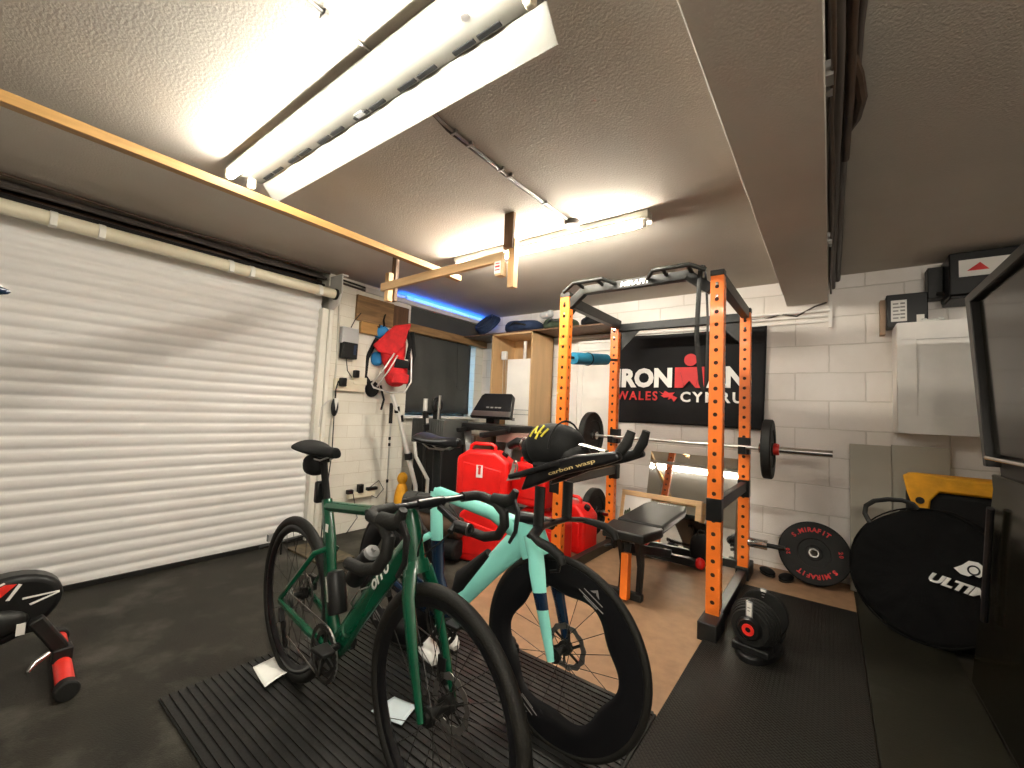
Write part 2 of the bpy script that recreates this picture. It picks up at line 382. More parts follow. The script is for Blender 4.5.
e2 = MB().tube((-3.53, 1.985, 2.165), (-3.53, 2.0, 2.165), .05, n=24).build('axle_cap', 'black_plastic', eb)
# dark cables over the door
cb = thing('cable_bundle', 'dark cables bundled along the ceiling above the roller door', 'cable', (0, 0, 0))
random.seed(5)
for i, (x, z, r, mt) in enumerate(((-3.80, 2.37, .02, 'cable'), (-3.86, 2.33, .025, 'cable_brown'), (-3.75, 2.34, .012, 'cable'), (-3.78, 2.29, .016, 'dark_grey'), (-3.70, 2.385, .010, 'cable_brown'))):
    MB().sweep([(x + random.uniform(-.01, .01), -1.9 + j * .28, z + random.uniform(-.008, .008)) for j in range(15)], r, n=8).build('cable', mt, cb)

# beam cables
bc = thing('cable_run', 'brown pipes and cables running along the right side of the ceiling beam', 'cable', (0, 0, 0))
for x, z, r, mt, y1 in ((.012, 2.35, .018, 'cable_brown', 4.18), (.045, 2.365, .020, 'cable', 4.18), (.02, 2.30, .014, 'cable', 4.18), (.055, 2.33, .013, 'cable_brown', 2.2), (.008, 2.24, .007, 'cable_brown', 4.1), (.075, 2.38, .012, 'cable', 1.9)):
    pts = [(x + random.uniform(-.004, .004), -1.8 + j * (y1 + 1.8) / 20, z + random.uniform(-.005, .005)) for j in range(21)]
    MB().sweep(pts, r, n=10).build('pipe', mt, bc)
MB().sweep([(.055, 1.62, 2.36), (.075, 1.7, 2.35), (.09, 1.82, 2.34), (.08, 1.95, 2.35), (.05, 2.05, 2.36)], .016, n=8).build('cable_loop', 'cable_brown', bc)
for y in (.95, 1.5, 2.9):
    MB().box((.0, y, 2.25), (.02, .05, .05)).box((.0, y + .07, 2.25), (.016, .03, .04)).build('clip', 'dull_steel', bc)
dn = MB().sweep([(-.62, 4.185, 2.10), (-.45, 4.18, 2.09), (-.33, 4.17, 2.12), (-.22, 4.16, 2.09), (-.1, 4.17, 2.16), (-.02, 4.17, 2.185)], .007, n=8)
tag(dn.build('loose_cable', 'cable'), 'black cable sagging along the wall under the beam end', 'cable')
pc = thing('wall_conduit', 'thin painted pipes running across the block wall above the banner', 'pipe', (0, 0, 0))
for z, y in ((2.13, 4.17), (2.09, 4.18), (2.045, 4.185)): MB().tube((-2.5, y, z + .01), (.0, y, z - .01), .011, n=10).build('pipe', 'white_paint', pc)
MB().bx(-.01, .015, 4.17, 4.2, 1.98, 2.19).build('trunking', 'white_paint', pc)
tr = thing('cable_trunking', 'grey plastic trunking under the ceiling above the covered window', 'trunking', (0, 0, 0))
MB().bx(-3.68, -3.60, 2.34, 4.18, 2.285, 2.34).build('cover', 'greywhite', tr, bevel=.004)
for i, (z, m) in enumerate(((2.30, 'cable'), (2.33, 'dark_grey'))): MB().tube((-3.585 - .0 * i, 2.08, z), (-3.665, 2.74 + .0 * z, z), .010, n=8).build('cable', m, tr)
tag(MB().bx(-3.598, -3.575, 2.665, 2.855, 1.93, 2.23).build('wooden_board', 'wood_dark', bevel=.003), 'near-black board beside the brown one above the child carrier', 'board')
tag(MB().bx(-3.68, -3.655, 2.905, 4.18, 2.09, 2.285).build('dark_panel', 'blind'), 'dark panel strip between the trunking and the timber board over the window', 'panel')
led = MB().bx(-3.65, -3.63, 2.75, 4.15, 2.3405, 2.3435).build('led_strip', 'led_blue'); tag(led, 'blue glowing light strip along the ceiling above the window', 'light')

# ceiling conduit
cd = thing('ceiling_conduit', 'thin pipe clipped to the ceiling between the two tube lights', 'pipe', (0, 0, 0))
MB().sweep([(-1.24, .2, CE - .006), (-1.245, .85, CE - .006), (-1.30, 1.15, CE - .006), (-1.31, 1.7, CE - .006), (-1.295, 2.2, CE - .006)], .006, n=8).build('pipe', 'dull_steel', cd)
MB().sweep([(-1.255, .9, CE - .005), (-1.32, 1.2, CE - .005), (-1.325, 1.7, CE - .005), (-1.31, 2.2, CE - .005)], .005, n=8).build('cable', 'cable', cd)
for y in (.6, 1.22, 1.32, 1.55, 1.62, 1.95): MB().box((-1.30 if y > 1 else -1.245, y, CE - .008), (.035, .012, .016)).build('clip', 'dull_steel', cd)
MB().lathe([(0, 0), (.045, 0), (.05, .01), (.05, .03), (0, .03)], (-1.29, 2.25, CE - .03), n=20).build('junction_box', 'cable', cd)

# ------------------------------------------------------------------ strip lights
def strip_big():
    t = thing('strip_light', 'large twin tube light with wide white reflector wings', 'ceiling light', (-1.535, .80, CE))
    L = .90
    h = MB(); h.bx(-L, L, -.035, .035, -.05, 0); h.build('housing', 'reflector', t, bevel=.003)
    r = MB()
    # tray between the tubes with flat wings
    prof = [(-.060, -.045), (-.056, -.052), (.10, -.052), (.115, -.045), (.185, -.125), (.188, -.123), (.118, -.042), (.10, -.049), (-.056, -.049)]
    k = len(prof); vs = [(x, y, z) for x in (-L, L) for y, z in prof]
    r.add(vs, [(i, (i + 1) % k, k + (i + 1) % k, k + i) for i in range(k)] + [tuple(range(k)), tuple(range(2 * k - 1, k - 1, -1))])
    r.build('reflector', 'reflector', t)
    s = MB()
    for x0 in (-.82, -.55, -.28, .0, .28, .56):
        for dx in (0, .105):
            s.bx(x0 + dx, x0 + dx + .09, .086, .102, -.056, -.0515).build('slot', 'black_matte', t); s = MB()
    MB().bx(.02, .07, .075, .1, -.057, -.052).build('catch', 'grey', t, bevel=.002)
    MB().tube((-L + .03, -.04, -.088), (L - .03, -.04, -.088), .0135, n=18).build('lamp_tube', 'tube_on', t)
    for x in (-L + .015, L - .015):
        for y in (-.045, .06):
            MB().box((x, y, -.075), (.028, .032, .05)).tube((x - .012, y, -.088), (x + .012, y, -.088), .019, n=16).build('lamp_holder', 'cream', t, bevel=.003)
    MB().lathe([(0, 0), (.014, 0), (.014, .004), (.006, .004), (.006, .0)], (.68, .02, -.056), n=16).build('screw', 'dull_steel', t)
strip_big()
t = thing('strip_light', 'slim single tube light on the ceiling beyond the hanging timber frame', 'ceiling light', (-1.62, 2.37, CE))
L = .78
MB().bx(-L, L, -.03, .03, -.045, 0).build('housing', 'white_metal', t, bevel=.003)
MB().bx(-L, L, .035, .038, -.06, 0).bx(-L, L, -.038, -.035, -.03, 0).build('reflector', 'white_metal', t)
MB().tube((-L + .03, -.005, -.072), (L - .05, -.005, -.072), .0135, n=18).build('lamp_tube', 'tube_on2', t)
for x in (-L + .012, L - .03): MB().box((x, -.005, -.066), (.025, .03, .045)).build('lamp_holder', 'white_paint', t, bevel=.003)

t = thing('strip_light', 'added fill tube light hung in the right bay, unseen behind the camera', 'ceiling light', (1.0, -.95, 2.14))  # lamp added out of view to brighten the right side
for x in (-.6, .6): MB().tube((x, 0, 0), (x, 0, .26), .004, n=6).build('hanging_rod', 'silver', t)
MB().bx(-L, L, -.03, .03, -.045, 0).build('housing', 'white_metal', t, bevel=.003)
MB().tube((-L + .03, 0, -.072), (L - .03, 0, -.072), .0135, n=18).build('lamp_tube', 'tube_fill', t)
for x in (-L + .012, L - .012): MB().box((x, 0, -.066), (.025, .03, .045)).build('lamp_holder', 'white_paint', t, bevel=.003)

# ------------------------------------------------------------------ hanging timber frame and pole
hf = thing('hanging_rack', 'hanging pale timber rack of two posts and a rail', 'rack', (-2.13, 1.98, 2.0))
MB().box((-.57, .02, .20), (.05, .03, .40)).build('post', 'wood_dark', hf, bevel=.002)
MB().box((-.57, -.03, .10), (.045, .045, .22)).build('post', 'wood_z', hf, bevel=.002)
MB().box((.575, -.02, .29), (.07, .022, .22)).build('post', 'wood_dark', hf, bevel=.002)
MB().box((.595, .005, .09), (.045, .045, .30)).build('post', 'wood_z', hf, bevel=.002)
MB().bar((-.62, -.055, .098), (.57, -.055, .118), .03, .06).build('rail', 'wood_x', hf, bevel=.003)
lb = MB().box((.55, -.055, .045), (.05, .05, .09)).build('end_block', 'wood_x', hf, bevel=.002)
MB().box((.545, -.081, .05), (.048, .002, .075)).build('label', 'label', lb)
MB().box((.545, -.0825, .055), (.034, .001, .01)).box((.545, -.0825, .035), (.036, .001, .006)).box((.545, -.0825, .073), (.03, .001, .005)).build('label_print', 'print_red', lb)
tag(MB().box((-2.2, .9, 2.16), (.045, 2.6, .04)).build('timber_pole', 'wood', bevel=.002), 'long timber batten resting across the hanging frame below the ceiling', 'pole')

# ------------------------------------------------------------------ banner
def wave(x, z):
    s = (0 - z)  # sag deeper to the bottom
    return .010 * sin(x * 9 + z * 4) * min(1, s * 1.5) + .014 * sin(x * 3.3 - z * 5) * min(1, s)
bn = thing('banner', 'black cloth race banner with white and red lettering on the block wall', 'banner', (-1.82, 4.165, 2.03))
W_, H_ = 1.39, .90; nx, nz = 60, 36; vs = []
for i in range(nx + 1):
    for j in range(nz + 1):
        x = W_ * i / nx; z = -H_ * j / nz
        vs.append((x * 1.0 - .02 * (j / nz) * (i / nx), -wave(x, z) - .004, z * (1 - .03 * sin(pi * i / nx) + .0 * i) - .015 * sin(pi * i / nx)))
fl_ = MB().add(vs, [(i * (nz + 1) + j, i * (nz + 1) + j + 1, (i + 1) * (nz + 1) + j + 1, (i + 1) * (nz + 1) + j) for i in range(nx) for j in range(nz)], True)
o = fl_.build('cloth', 'flag', bn); md = o.modifiers.new('s', 'SOLIDIFY'); md.thickness = .002; md.offset = 0
def letter(mb, polys, x, z, w, h):
    for p in polys:
        mb.prism([(x + a * w, z + b_ * h) for a, b_ in p], (0, -.024, 0), (1, 0, 0), (0, 0, 1), .003)
zt0 = -.54; LH = .195
tx = MB()
text(tx, 'IRON', .2, (.045, -.026, zt0), (1, 0, 0), (0, 0, 1), bold=.010, fit=.565, h=LH, extrude=.001)
text(tx, 'AN', .2, (.915, -.026, zt0), (1, 0, 0), (0, 0, 1), bold=.010, fit=.315, h=LH, extrude=.001)
text(tx, 'CYMRU', .1, (.69, -.026, -.675), (1, 0, 0), (0, 0, 1), bold=.003, fit=.53, h=.098, spacing=1.3, extrude=.001)
tx.build('lettering', 'print_white', bn)
tr_ = MB()
# figure-like M with a round head
letter(tr_, [[(0, 0), (0, 1), (1, 1), (1, 0), (.72, 0), (.5, .35), (.28, 0)]], .635, zt0, .262, LH)
tr_.lathe([(0, -.0015), (.058, -.0015), (.058, .0015), (0, .0015)], (.775, -.024, zt0 + LH + .068), (0, 1, 0), 28, smooth=False)
text(tr_, 'WALES', .1, (.055, -.026, -.665), (1, 0, 0), (0, 0, 1), bold=.002, fit=.42, h=.09, spacing=1.25, extrude=.001)
letter(tr_, [[(0, .9), (.25, .7), (.35, .95), (.6, .75), (.95, .8), (.8, .55), (1.1, .3), (.9, -.1), (.75, .25), (.55, .1), (.6, .35), (.3, .3), (.1, .5), (.25, .55)]], .49, -.665, .155, .10)
tr_.build('lettering', 'print_red', bn)
md_ = MB(); 

for s in (-1, 1): md_.bar((.7725 + s * .052, -.0265, zt0 + .01), (.7725 + s * .085, -.0265, zt0 + LH - .05), .001, .006, up=(0, 1, 0))
md_.build('lettering', 'flag', bn)

# ------------------------------------------------------------------ white panel door behind the rack
dp = MB(); dp.bx(-2.50, -1.75, 4.16, 4.195, 0, 1.98); o = struct(dp.build('door_2', 'white_paint', bevel=.004))
f = MB(); f.bx(-2.26, -2.23, 4.14, 4.165, 0, 2.0); f.bx(-2.19, -2.17, 4.145, 4.165, .6, 1.90); f.bx(-2.19, -1.84, 4.145, 4.165, 1.885, 1.905); f.bx(-2.26, -1.80, 4.14, 4.165, 1.975, 2.0)
f.build('door_moulding', 'white_paint', o, bevel=.003)
# ------------------------------------------------------------------ squat rack
RX0, RX1, RY0, RY1, RH = -1.60, -.535, 2.71, 3.75, 2.06
rk = thing('power_rack', 'tall power rack with orange perforated uprights and black crossbars', 'rack', (0, 0, 0))
def upright(x, y):
    W, D = .072, .055; z0, z1 = .08, RH; P = .076; mb = MB(); hr = .0125; n = 12
    def plate(o, ux, w, holes=True):
        ux = V(ux); o = V(o); z = z0
        zs = []
        zz = z0 + .05
        while zz + P < z1 - .02: zs.append(zz); zz += P
        cuts = [z0] + [q for q in zs] + [zs[-1] + P, z1]
        A = lambda u, zz_: o + ux * u + V((0, 0, zz_))
        mb.add([A(-w / 2, z0), A(w / 2, z0), A(w / 2, zs[0]), A(-w / 2, zs[0])], [(0, 1, 2, 3)])
        mb.add([A(-w / 2, zs[-1] + P), A(w / 2, zs[-1] + P), A(w / 2, z1), A(-w / 2, z1)], [(0, 1, 2, 3)])
        for q in zs:
            cz = q + P / 2
            outer = []; inner = []
            for i in range(n):
                a = 2 * pi * i / n + pi / n
                c, s_ = cos(a), sin(a); k = 1 / max(abs(c) / (w / 2), abs(s_) / (P / 2))
                outer.append(A(c * k, cz + s_ * k)); inner.append(A(c * hr, cz + s_ * hr))
            crn = {}
            vs_ = outer + inner; fs_ = []
            for i in range(n):
                j = (i + 1) % n; fs_.append((i, j, n + j, n + i))
            mb.add(vs_, fs_)
            # corner triangles
            for sx in (-1, 1):
                for sz in (-1, 1):
                    cn = A(sx * w / 2, cz + sz * P / 2)
                    near = sorted(range(n), key=lambda i: (outer[i] - cn).length)[:2]
                    mb.add([cn, outer[near[0]], outer[near[1]]], [(0, 1, 2)])
    plate((x, y - D / 2, 0), (1, 0, 0), W); plate((x, y + D / 2, 0), (1, 0, 0), W)
    plate((x - W / 2, y, 0), (0, 1, 0), D); plate((x + W / 2, y, 0), (0, 1, 0), D)
    o = mb.build('upright', 'orange', rk, flat=True); md = o.modifiers.new('s', 'SOLIDIFY'); md.thickness = .004; md.offset = -1
    MB().bx(x - W / 2 + .006, x + W / 2 - .006, y - D / 2 + .006, y + D / 2 - .006, z0, z1).build('shade_core', 'hole_shade', rk)  # added dark core, paints the shade seen through the holes
    MB().bx(x - W / 2 - .003, x + W / 2 + .003, y - D / 2 - .003, y + D / 2 + .003, RH, RH + .035).build('end_cap', 'black', rk, bevel=.003)
    for z in (RH - .05, RH - .125):
        bo = MB().tube((x, y - D / 2 - .008, z), (x, y - D / 2 + .002, z), .010, n=6)
        bo.build('bolt', 'chrome', rk)
for x in (RX0, RX1):
    for y in (RY0, RY1): upright(x + (0 if x == RX1 else (.028 if y == RY0 else -.028)), y)
for x in (RX0, RX1):
    MB().bx(x - .03, x + .03, 2.60, 3.92, .0, .075).build('base_rail', 'black', rk, bevel=.004)
    MB().bx(x - .05, x + .05, 2.55, 2.76, .0, .10).build('foot', 'black', rk, bevel=.006)
    MB().bx(x - .045, x + .045, 3.70, 3.96, .0, .095).build('foot', 'black', rk, bevel=.006)
    MB().bx(x - .028, x + .028, RY0, RY1, RH - .045, RH + .035).build('top_beam', 'black', rk, bevel=.004)
    MB().prism([(0, 0), (.16, 0), (0, -.16)], (x, RY0 + .03, RH - .05), (0, 1, 0), (0, 0, 1), .012).build('gusset', 'black', rk)
    # safety arm with sleeves
    sa = MB().bx(x - .022, x + .022, RY0 - .01, RY1 + .01, .665, .735).build('safety_arm', 'black', rk, bevel=.004)
    for y in (RY0, RY1): MB().bx(x - .041, x + .041, y - .034, y + .034, .62, .75).build('sleeve', 'black_plastic', sa, bevel=.004)
MB().bx(RX0, RX1, RY1 - .025, RY1 + .025, RH - .07, RH + .0).build('cross_beam', 'black', rk, bevel=.004)
MB().bx(RX0, RX1, RY1 + .03, RY1 + .08, .05, .11).build('cross_beam', 'black', rk, bevel=.004)
for sx, x in ((1, RX0 + .036), (-1, RX1 - .036)):
    MB().prism([(0, 0), (sx * .17, 0), (0, -.17)], (x, RY1, RH - .07), (1, 0, 0), (0, 0, 1), .008).build('gusset', 'black', rk)
pb = MB(); y = RY0
pb.sweep([(RX0 + .03, y, 1.965), (RX0 + .075, y, 2.0), (RX0 + .185, y, 2.095), (RX1 - .185, y, 2.095), (RX1 - .075, y, 2.0), (RX1 - .03, y, 1.965)], [(.022, .036)] * 6, up=(0, 1, 0), n=4)
pb = MB()
for a, b_ in (((RX0 + .035, 1.985), (RX0 + .175, 2.095)), ((RX0 + .165, 2.095), (RX1 - .165, 2.095)), ((RX1 - .175, 2.095), (RX1 - .035, 1.985))):
    pb.bar((a[0], y, a[1]), (b_[0], y, b_[1]), .045, .062)
pbo = pb.build('pull_up_bar', 'black', rk, bevel=.003)
for gx0, gx1 in ((RX0 + .05, RX0 + .42), (RX1 - .42, RX1 - .05)):
    g = MB(); yy = y - .11; zz = 2.125
    m_ = (gx0 + gx1) / 2
    left = gx0 < -1.1
    pts = [(gx0, yy + .02, zz - .05), (gx0 + .09, yy, zz), (gx1 - .06, yy, zz), (gx1, yy + .08, zz - .02)] if left else [(gx0, yy + .08, zz - .02), (gx0 + .06, yy, zz), (gx1 - .09, yy, zz), (gx1, yy + .02, zz - .04)]
    g.sweep(pts, .014, n=12)
    for q in ((gx0 + .12), (gx1 - .1)): g.tube((q, yy, zz), (q, y, 2.11), .012)
    g.build('grip_handle', 'black', pbo)
text(MB(), 'MIRAFIT', .05, (-1.145, y - .0235, 2.078), (1, 0, 0), (0, 0, 1), bold=.0016, fit=.21, h=.034, shear=.2).build('logo', 'print_white', pbo)
for x in (RX0, RX1):   # bar hooks on the rear uprights, storage pegs
    s_ = 1 if x == RX1 else -1
    jc = MB().bx(x - .041, x + .041, RY1 - .036, RY1 + .036, .945, 1.075).build('bar_hook', 'black_plastic', rk, bevel=.004)
    MB().prism([(0, 0), (-.085, 0), (-.095, .055), (-.08, .055), (-.07, .02), (0, .03)], (x, RY1 - .034, .955), (0, 1, 0), (0, 0, 1), .05).build('hook', 'black', jc, bevel=.002)
    pg = MB().tube((x + s_ * .03, RY1, .285), (x + s_ * .16, RY1, .285), .036, n=24).build('storage_peg', 'chrome', rk, bevel=.003)
    MB().tube((x + s_ * .16, RY1, .285), (x + s_ * .27, RY1, .285), .017, n=18).build('pin', 'black', pg)
# resistance band looped over the pull-up bar
rb = MB()
pts = []
for i in range(25):
    a = i / 24
    pts.append((-.64 + .022 * sin(a * pi) , RY0 - .035 + .0 * a, 2.11 - .80 * a))
rb.sweep([(-.625, 2.71 - .04, 2.13), (-.63, 2.71 - .05, 2.0), (-.64, 2.70 - .04, 1.7), (-.625, 2.72, 1.42), (-.61, 2.73, 1.36), (-.60, 2.74, 1.42), (-.60, 2.76, 1.8), (-.61, 2.76, 2.0), (-.62, 2.75, 2.13), (-.622, 2.71, 2.145)], [(.015, .003)] * 10, closed=True, n=8)
tag(rb.build('resistance_band', 'black_rubber'), 'black resistance band looped over the pull-up bar of the rack', 'exercise band')
fr = thing('foam_roll', 'blue foam roll hanging between the left uprights of the rack', 'foam roll', (-1.6, 3.22, 1.70))
MB().sweep([(0, -.33, -.07), (0, -.08, -.045), (0, .27, -.005)], [.048, .050, .048], n=20).build('foam', 'blue_foam', fr)
MB().tube((0, -.48, -.082), (0, .51, .02), .012).build('bar', 'black', fr)
MB().ring((0, -.08, -.045), (0, 1, .05), .05, .006).build('strap', 'black_rubber', fr)

# ------------------------------------------------------------------ weights
def plate_prof(R, w, hole=.026):
    return [(hole, -w * .5), (hole + .02, -w * .5), (hole + .025, -w * .36), (R * .62, -w * .36), (R * .66, -w * .5), (R - .008, -w * .5), (R, -w * .38), (R, w * .38), (R - .008, w * .5), (R * .66, w * .5), (R * .62, w * .36), (hole + .025, w * .36), (hole + .02, w * .5), (hole, w * .5)]
bb = thing('barbell', 'steel barbell racked across the power rack', 'barbell', (-1.085, RY1 - .085, 1.005))
MB().tube((-.66, 0, 0), (.66, 0, 0), .0135, n=16).build('shaft', 'silver', bb)
for s_ in (-1, 1):
    sl = MB().tube((s_ * .66, 0, 0), (s_ * .69, 0, 0), .036, n=24).tube((s_ * .69, 0, 0), (s_ * 1.10, 0, 0), .025, n=24).build('sleeve', 'chrome', bb, bevel=.002)
def copy_tree(o, parent=None):
    c = o.copy(); C.objects.link(c)
    if parent: c.parent = parent
    for ch in list(o.children): copy_tree(ch, c)
    return c
def wplate(name, label, loc, ax, R, w, mt='black_rubber', group=None):
    t = thing(name, label, 'weight plate', loc, group=group)
    MB().lathe(plate_prof(R, w), (0, 0, 0), ax, 48, closed=True, ).build('disc', mt, t, sharp=25)
    MB().lathe([(.025, -w / 2 - .001), (.036, -w / 2 - .001), (.036, w / 2 + .001), (.025, w / 2 + .001)], (0, 0, 0), ax, 28, closed=True).build('steel_hub', 'dull_steel', t)
    return t
wplate('bumper_plate', 'black plate on the right end of the racked barbell', (-.365, RY1 - .085, 1.005), (1, 0, 0), .218, .062)
wplate('bumper_plate', 'black plate on the left end of the racked barbell', (-1.805, RY1 - .085, 1.005), (1, 0, 0), .218, .062)
wplate('bumper_plate', 'black plate on the low storage peg behind the left upright', (-1.795, RY1, .285), (1, 0, 0), .218, .07)
for x, lab in ((-.315, 'red barbell collar outside the right plate'), (-1.855, 'red barbell collar outside the left plate')):
    t = thing('barbell_collar', lab, 'collar', (x, RY1 - .085, 1.005))
    MB().lathe([(.026, -.018), (.040, -.018), (.043, 0), (.040, .018), (.026, .018)], (0, 0, 0), (1, 0, 0), 24, closed=True).build('ring', 'red_paint', t)
    MB().box((0, -.03, .035), (.02, .03, .022)).build('lever', 'red_paint', t, bevel=.003)
# leaning plate with lettering
tilt = radians(17)
plate_prof2 = [(.026, -.0375), (.05, -.0375), (.056, -.032), (.10, -.032), (.106, -.0375), (.22, -.0375), (.228, -.03), (.228, .03), (.22, .0375), (.026, .0375)]
bp_ = thing('bumper_plate', 'large black plate with red lettering leaning on the block wall', 'weight plate', (-.10, 4.02, .225 * cos(tilt) + .012), rot=(-tilt, 0, radians(2)))
MB().lathe(plate_prof2, (0, 0, 0), (0, 1, 0), 64, closed=True).build('disc', 'black_rubber', bp_, sharp=25)
MB().lathe([(.025, -.039), (.032, -.039), (.032, .038), (.025, .038)], (0, 0, 0), (0, 1, 0), 28, closed=True).build('steel_hub', 'dull_steel', bp_)
a_ = MB()
arc_text(a_, 'S.MIRAFIT', .046, (0, -.0385, 0), (1, 0, 0), (0, 0, 1), .152, pi / 2 + .15, bold=.0016, step=.175)
arc_text(a_, 'S.MIRAFIT', .046, (0, -.0385, 0), (1, 0, 0), (0, 0, 1), .152, -pi / 2 + .15, bold=.0016, step=.175)
arc_text(a_, '20', .036, (0, -.0385, 0), (1, 0, 0), (0, 0, 1), .152, .12, bold=.0008, step=.15)
arc_text(a_, '20', .036, (0, -.0385, 0), (1, 0, 0), (0, 0, 1), .152, pi + .12, bold=.0008, step=.15)
a_.build('lettering', 'print_red', bp_)

# adjustable dumbbell
db = thing('adjustable_dumbbell', 'black adjustable dumbbell with red dial in its cradle beside the rack', 'dumbbell', (-.30, 2.66, .004), rz=radians(-8))
cr_ = MB().prism([(.10 * cos(a), .21 * sin(a)) for a in [k * pi / 16 for k in range(32)]], (0, 0, .02), (1, 0, 0), (0, 1, 0), .04).bx(-.085, .085, -.17, -.07, .035, .075).bx(-.085, .085, .07, .17, .035, .075).build('cradle', 'black_plastic', db, bevel=.008)
zc = .165
MB().tube((0, -.07, zc), (0, .07, zc), .018, n=18).build('handle', 'grey', db)
for s_ in (-1, 1):
    for i, rr in enumerate((.118, .112, .106, .098, .088)):
        y0 = s_ * (.075 + i * .022)
        MB().lathe([(.02, -.009), (rr - .004, -.009), (rr, -.005), (rr, .005), (rr - .004, .009), (.02, .009)], (0, y0, zc), (0, 1, 0), 36, closed=True).build('weight_disc', 'black_rubber', db)
    yb_ = s_ * (.176 if s_ < 0 else .072)
    bk_ = MB().bx(-.016, .016, yb_ - .004, yb_ + .004, zc + .055, zc + .132).build('scale_bracket', 'grey', db, bevel=.003)
    MB().bx(-.011, .011, yb_ - .0055, yb_ - .004, zc + .062, zc + .126).build('scale_label', 'label', bk_)
    MB().bx(-.007, .007, yb_ - .0066, yb_ - .0055, zc + .10, zc + .104).bx(-.007, .004, yb_ - .0066, yb_ - .0055, zc + .085, zc + .089).build('scale_mark', 'print_dim', bk_)
    dl = MB().lathe([(0, 0), (.045, 0), (.055, .012), (.058, .02), (0, .02)][::-1], (0, s_ * (.175) + (-.02 if s_ < 0 else 0), zc), (0, 1, 0), 32).build('dial', 'black_plastic', db)
    MB().lathe([(.012, 0), (.028, 0), (.028, .003), (.012, .003)], (0, s_ * .197 - (.002 if s_ < 0 else 0), zc), (0, 1, 0), 28, closed=True).build('red_ring', 'red_paint', dl)

# ------------------------------------------------------------------ bench
bh = thing('weight_bench', 'black padded adjustable bench with orange front leg inside the rack', 'bench', (-1.07, 0, .004))
sp = MB().prism([(-.14, -.22), (.14, -.22), (.18, 0), (.18, .06), (-.18, .06), (-.18, 0)], (0, 2.88, .425), (1, 0, 0), (0, 1, 0), .06)
sp.build('seat', 'pad', bh, bevel=.014, seg=3)
Rb = Euler((radians(2.5), 0, 0)).to_matrix()
bk = MB().prism([(-.165, -.34), (.165, -.34), (.165, .2), (.14, .34), (-.14, .34), (-.165, .2)], (0, 3.31, .445), Rb @ V((1, 0, 0)), Rb @ V((0, 1, 0)), .06)
bo_ = bk.build('backrest', 'pad', bh, bevel=.014, seg=3)
text(MB(), 'MIRAFIT', .03, (-.07, 3.575, .488), (1, 0, 0), Rb @ V((0, 1, 0)), fit=.15).build('logo', 'print_white', bo_)
fm = MB(); fm.bar((0, 2.76, .33), (0, 3.67, .08), .05, .06); fm.bar((0, 2.72, .38), (0, 3.05, .40), .05, .03); fm.bar((0, 3.0, .39), (0, 3.55, .41), .045, .03)
fm.build('frame', 'black', bh, bevel=.004)
MB().bar((.05, 2.95, .33), (.05, 3.40, .38), .03, .03).build('adjuster', 'red_paint', bh, bevel=.003)
lg = MB().prism([(-.05, .40), (.06, .40), (.085, .2), (.05, .0), (.0, .0), (.02, .2)], (.06, 2.80, 0), (0, 1, 0), (0, 0, 1), .03).prism([(-.05, .40), (.06, .40), (.085, .2), (.05, .0), (.0, .0), (.02, .2)], (-.06, 2.80, 0), (0, 1, 0), (0, 0, 1), .03).build('leg', 'black', bh, bevel=.003)
MB().bar((0.0, 2.745, .30), (.01, 2.71, .02), .05, .06, up=(0, 1, 0)).build('leg', 'orange', bh, bevel=.004)
MB().bx(-.17, .10, 2.76, 2.81, 0, .045).build('foot', 'black', bh, bevel=.006)
MB().bx(-.30, .22, 3.64, 3.70, .02, .08).build('foot', 'black', bh, bevel=.006)
MB().ball((.245, 3.67, .055), (.04, .045, .045)).build('foot_cap', 'red', bh)
MB().bx(-.32, -.25, 3.635, 3.705, 0, .09).build('foot_cap', 'black_rubber', bh, bevel=.006)

# ------------------------------------------------------------------ mirror and frame
mr = thing('mirror', 'frameless mirror leaning on the block wall behind the bench', 'mirror', (-1.03, 3.92, .005), rot=(radians(-16), 0, radians(1.7)))
MB().bx(-.36, .40, 0, .006, 0, .90).build('glass', 'mirror', mr)
MB().bx(-.36, .40, .006, .018, 0, .90).build('backing', 'cardboard', mr)
pf = thing('picture_frame', 'pale wood frame standing low in front of the mirror', 'frame', (-1.3, 3.855, .005), rot=(radians(-14), 0, 0))
f = MB(); f.bx(-.30, .42, -.015, .015, .455, .50); f.bx(-.30, -.27, -.015, .015, 0, .50); f.bx(.37, .42, -.02, .015, .33, .50); f.bx(-.30, .42, -.015, .015, 0, .03)
f.build('frame', 'wood_x', pf, bevel=.003)
MB().bx(-.27, -.02, -.004, .004, .03, .455).build('picture', 'label', pf)
pk = MB(); random.seed(11)
for i in range(14):
    x = -.25 + .018 * i; h = .03 + .05 * random.random()
    pk.ball((x, -.006, .26 + h * .5), (.012, .003, h * .6), n=8, m=6)
pk.build('picture_print', 'greenfab', pf)
bk2 = thing('black_bag', 'soft black bag behind the bench foot at the wall', 'bag', (-.84, 3.80, .004))
MB().ball((0, 0, .13), (.10, .05, .13), n=18, m=12, power=.8).build('body', 'black_matte', bk2, subsurf=1)
MB().sweep([(-.04, -.03, .24), (-.02, -.03, .29), (.02, -.03, .29), (.04, -.03, .24)], .006, n=8).build('handle', 'black_rubber', bk2)
# small pebble-like sandals
for i, (x, y, rz, lab) in enumerate(((-.40, 4.0, .5, 'black rubber shoe nearest the rack foot by the wall'), (-.27, 3.95, -.2, 'black rubber shoe nearest the leaning plate by the wall'))):
    t = thing('shoe', lab, 'shoe', (x, y, .004), rz=rz)
    MB().ball((0, 0, .022), (.048, .085, .022), n=16, m=8).build('upper', 'black_matte', t)
    MB().prism([(.046 * cos(a) , .088 * sin(a)) for a in [k * pi / 8 for k in range(16)]], (0, 0, .006), (1, 0, 0), (0, 1, 0), .012).build('sole', 'dark_grey', t)

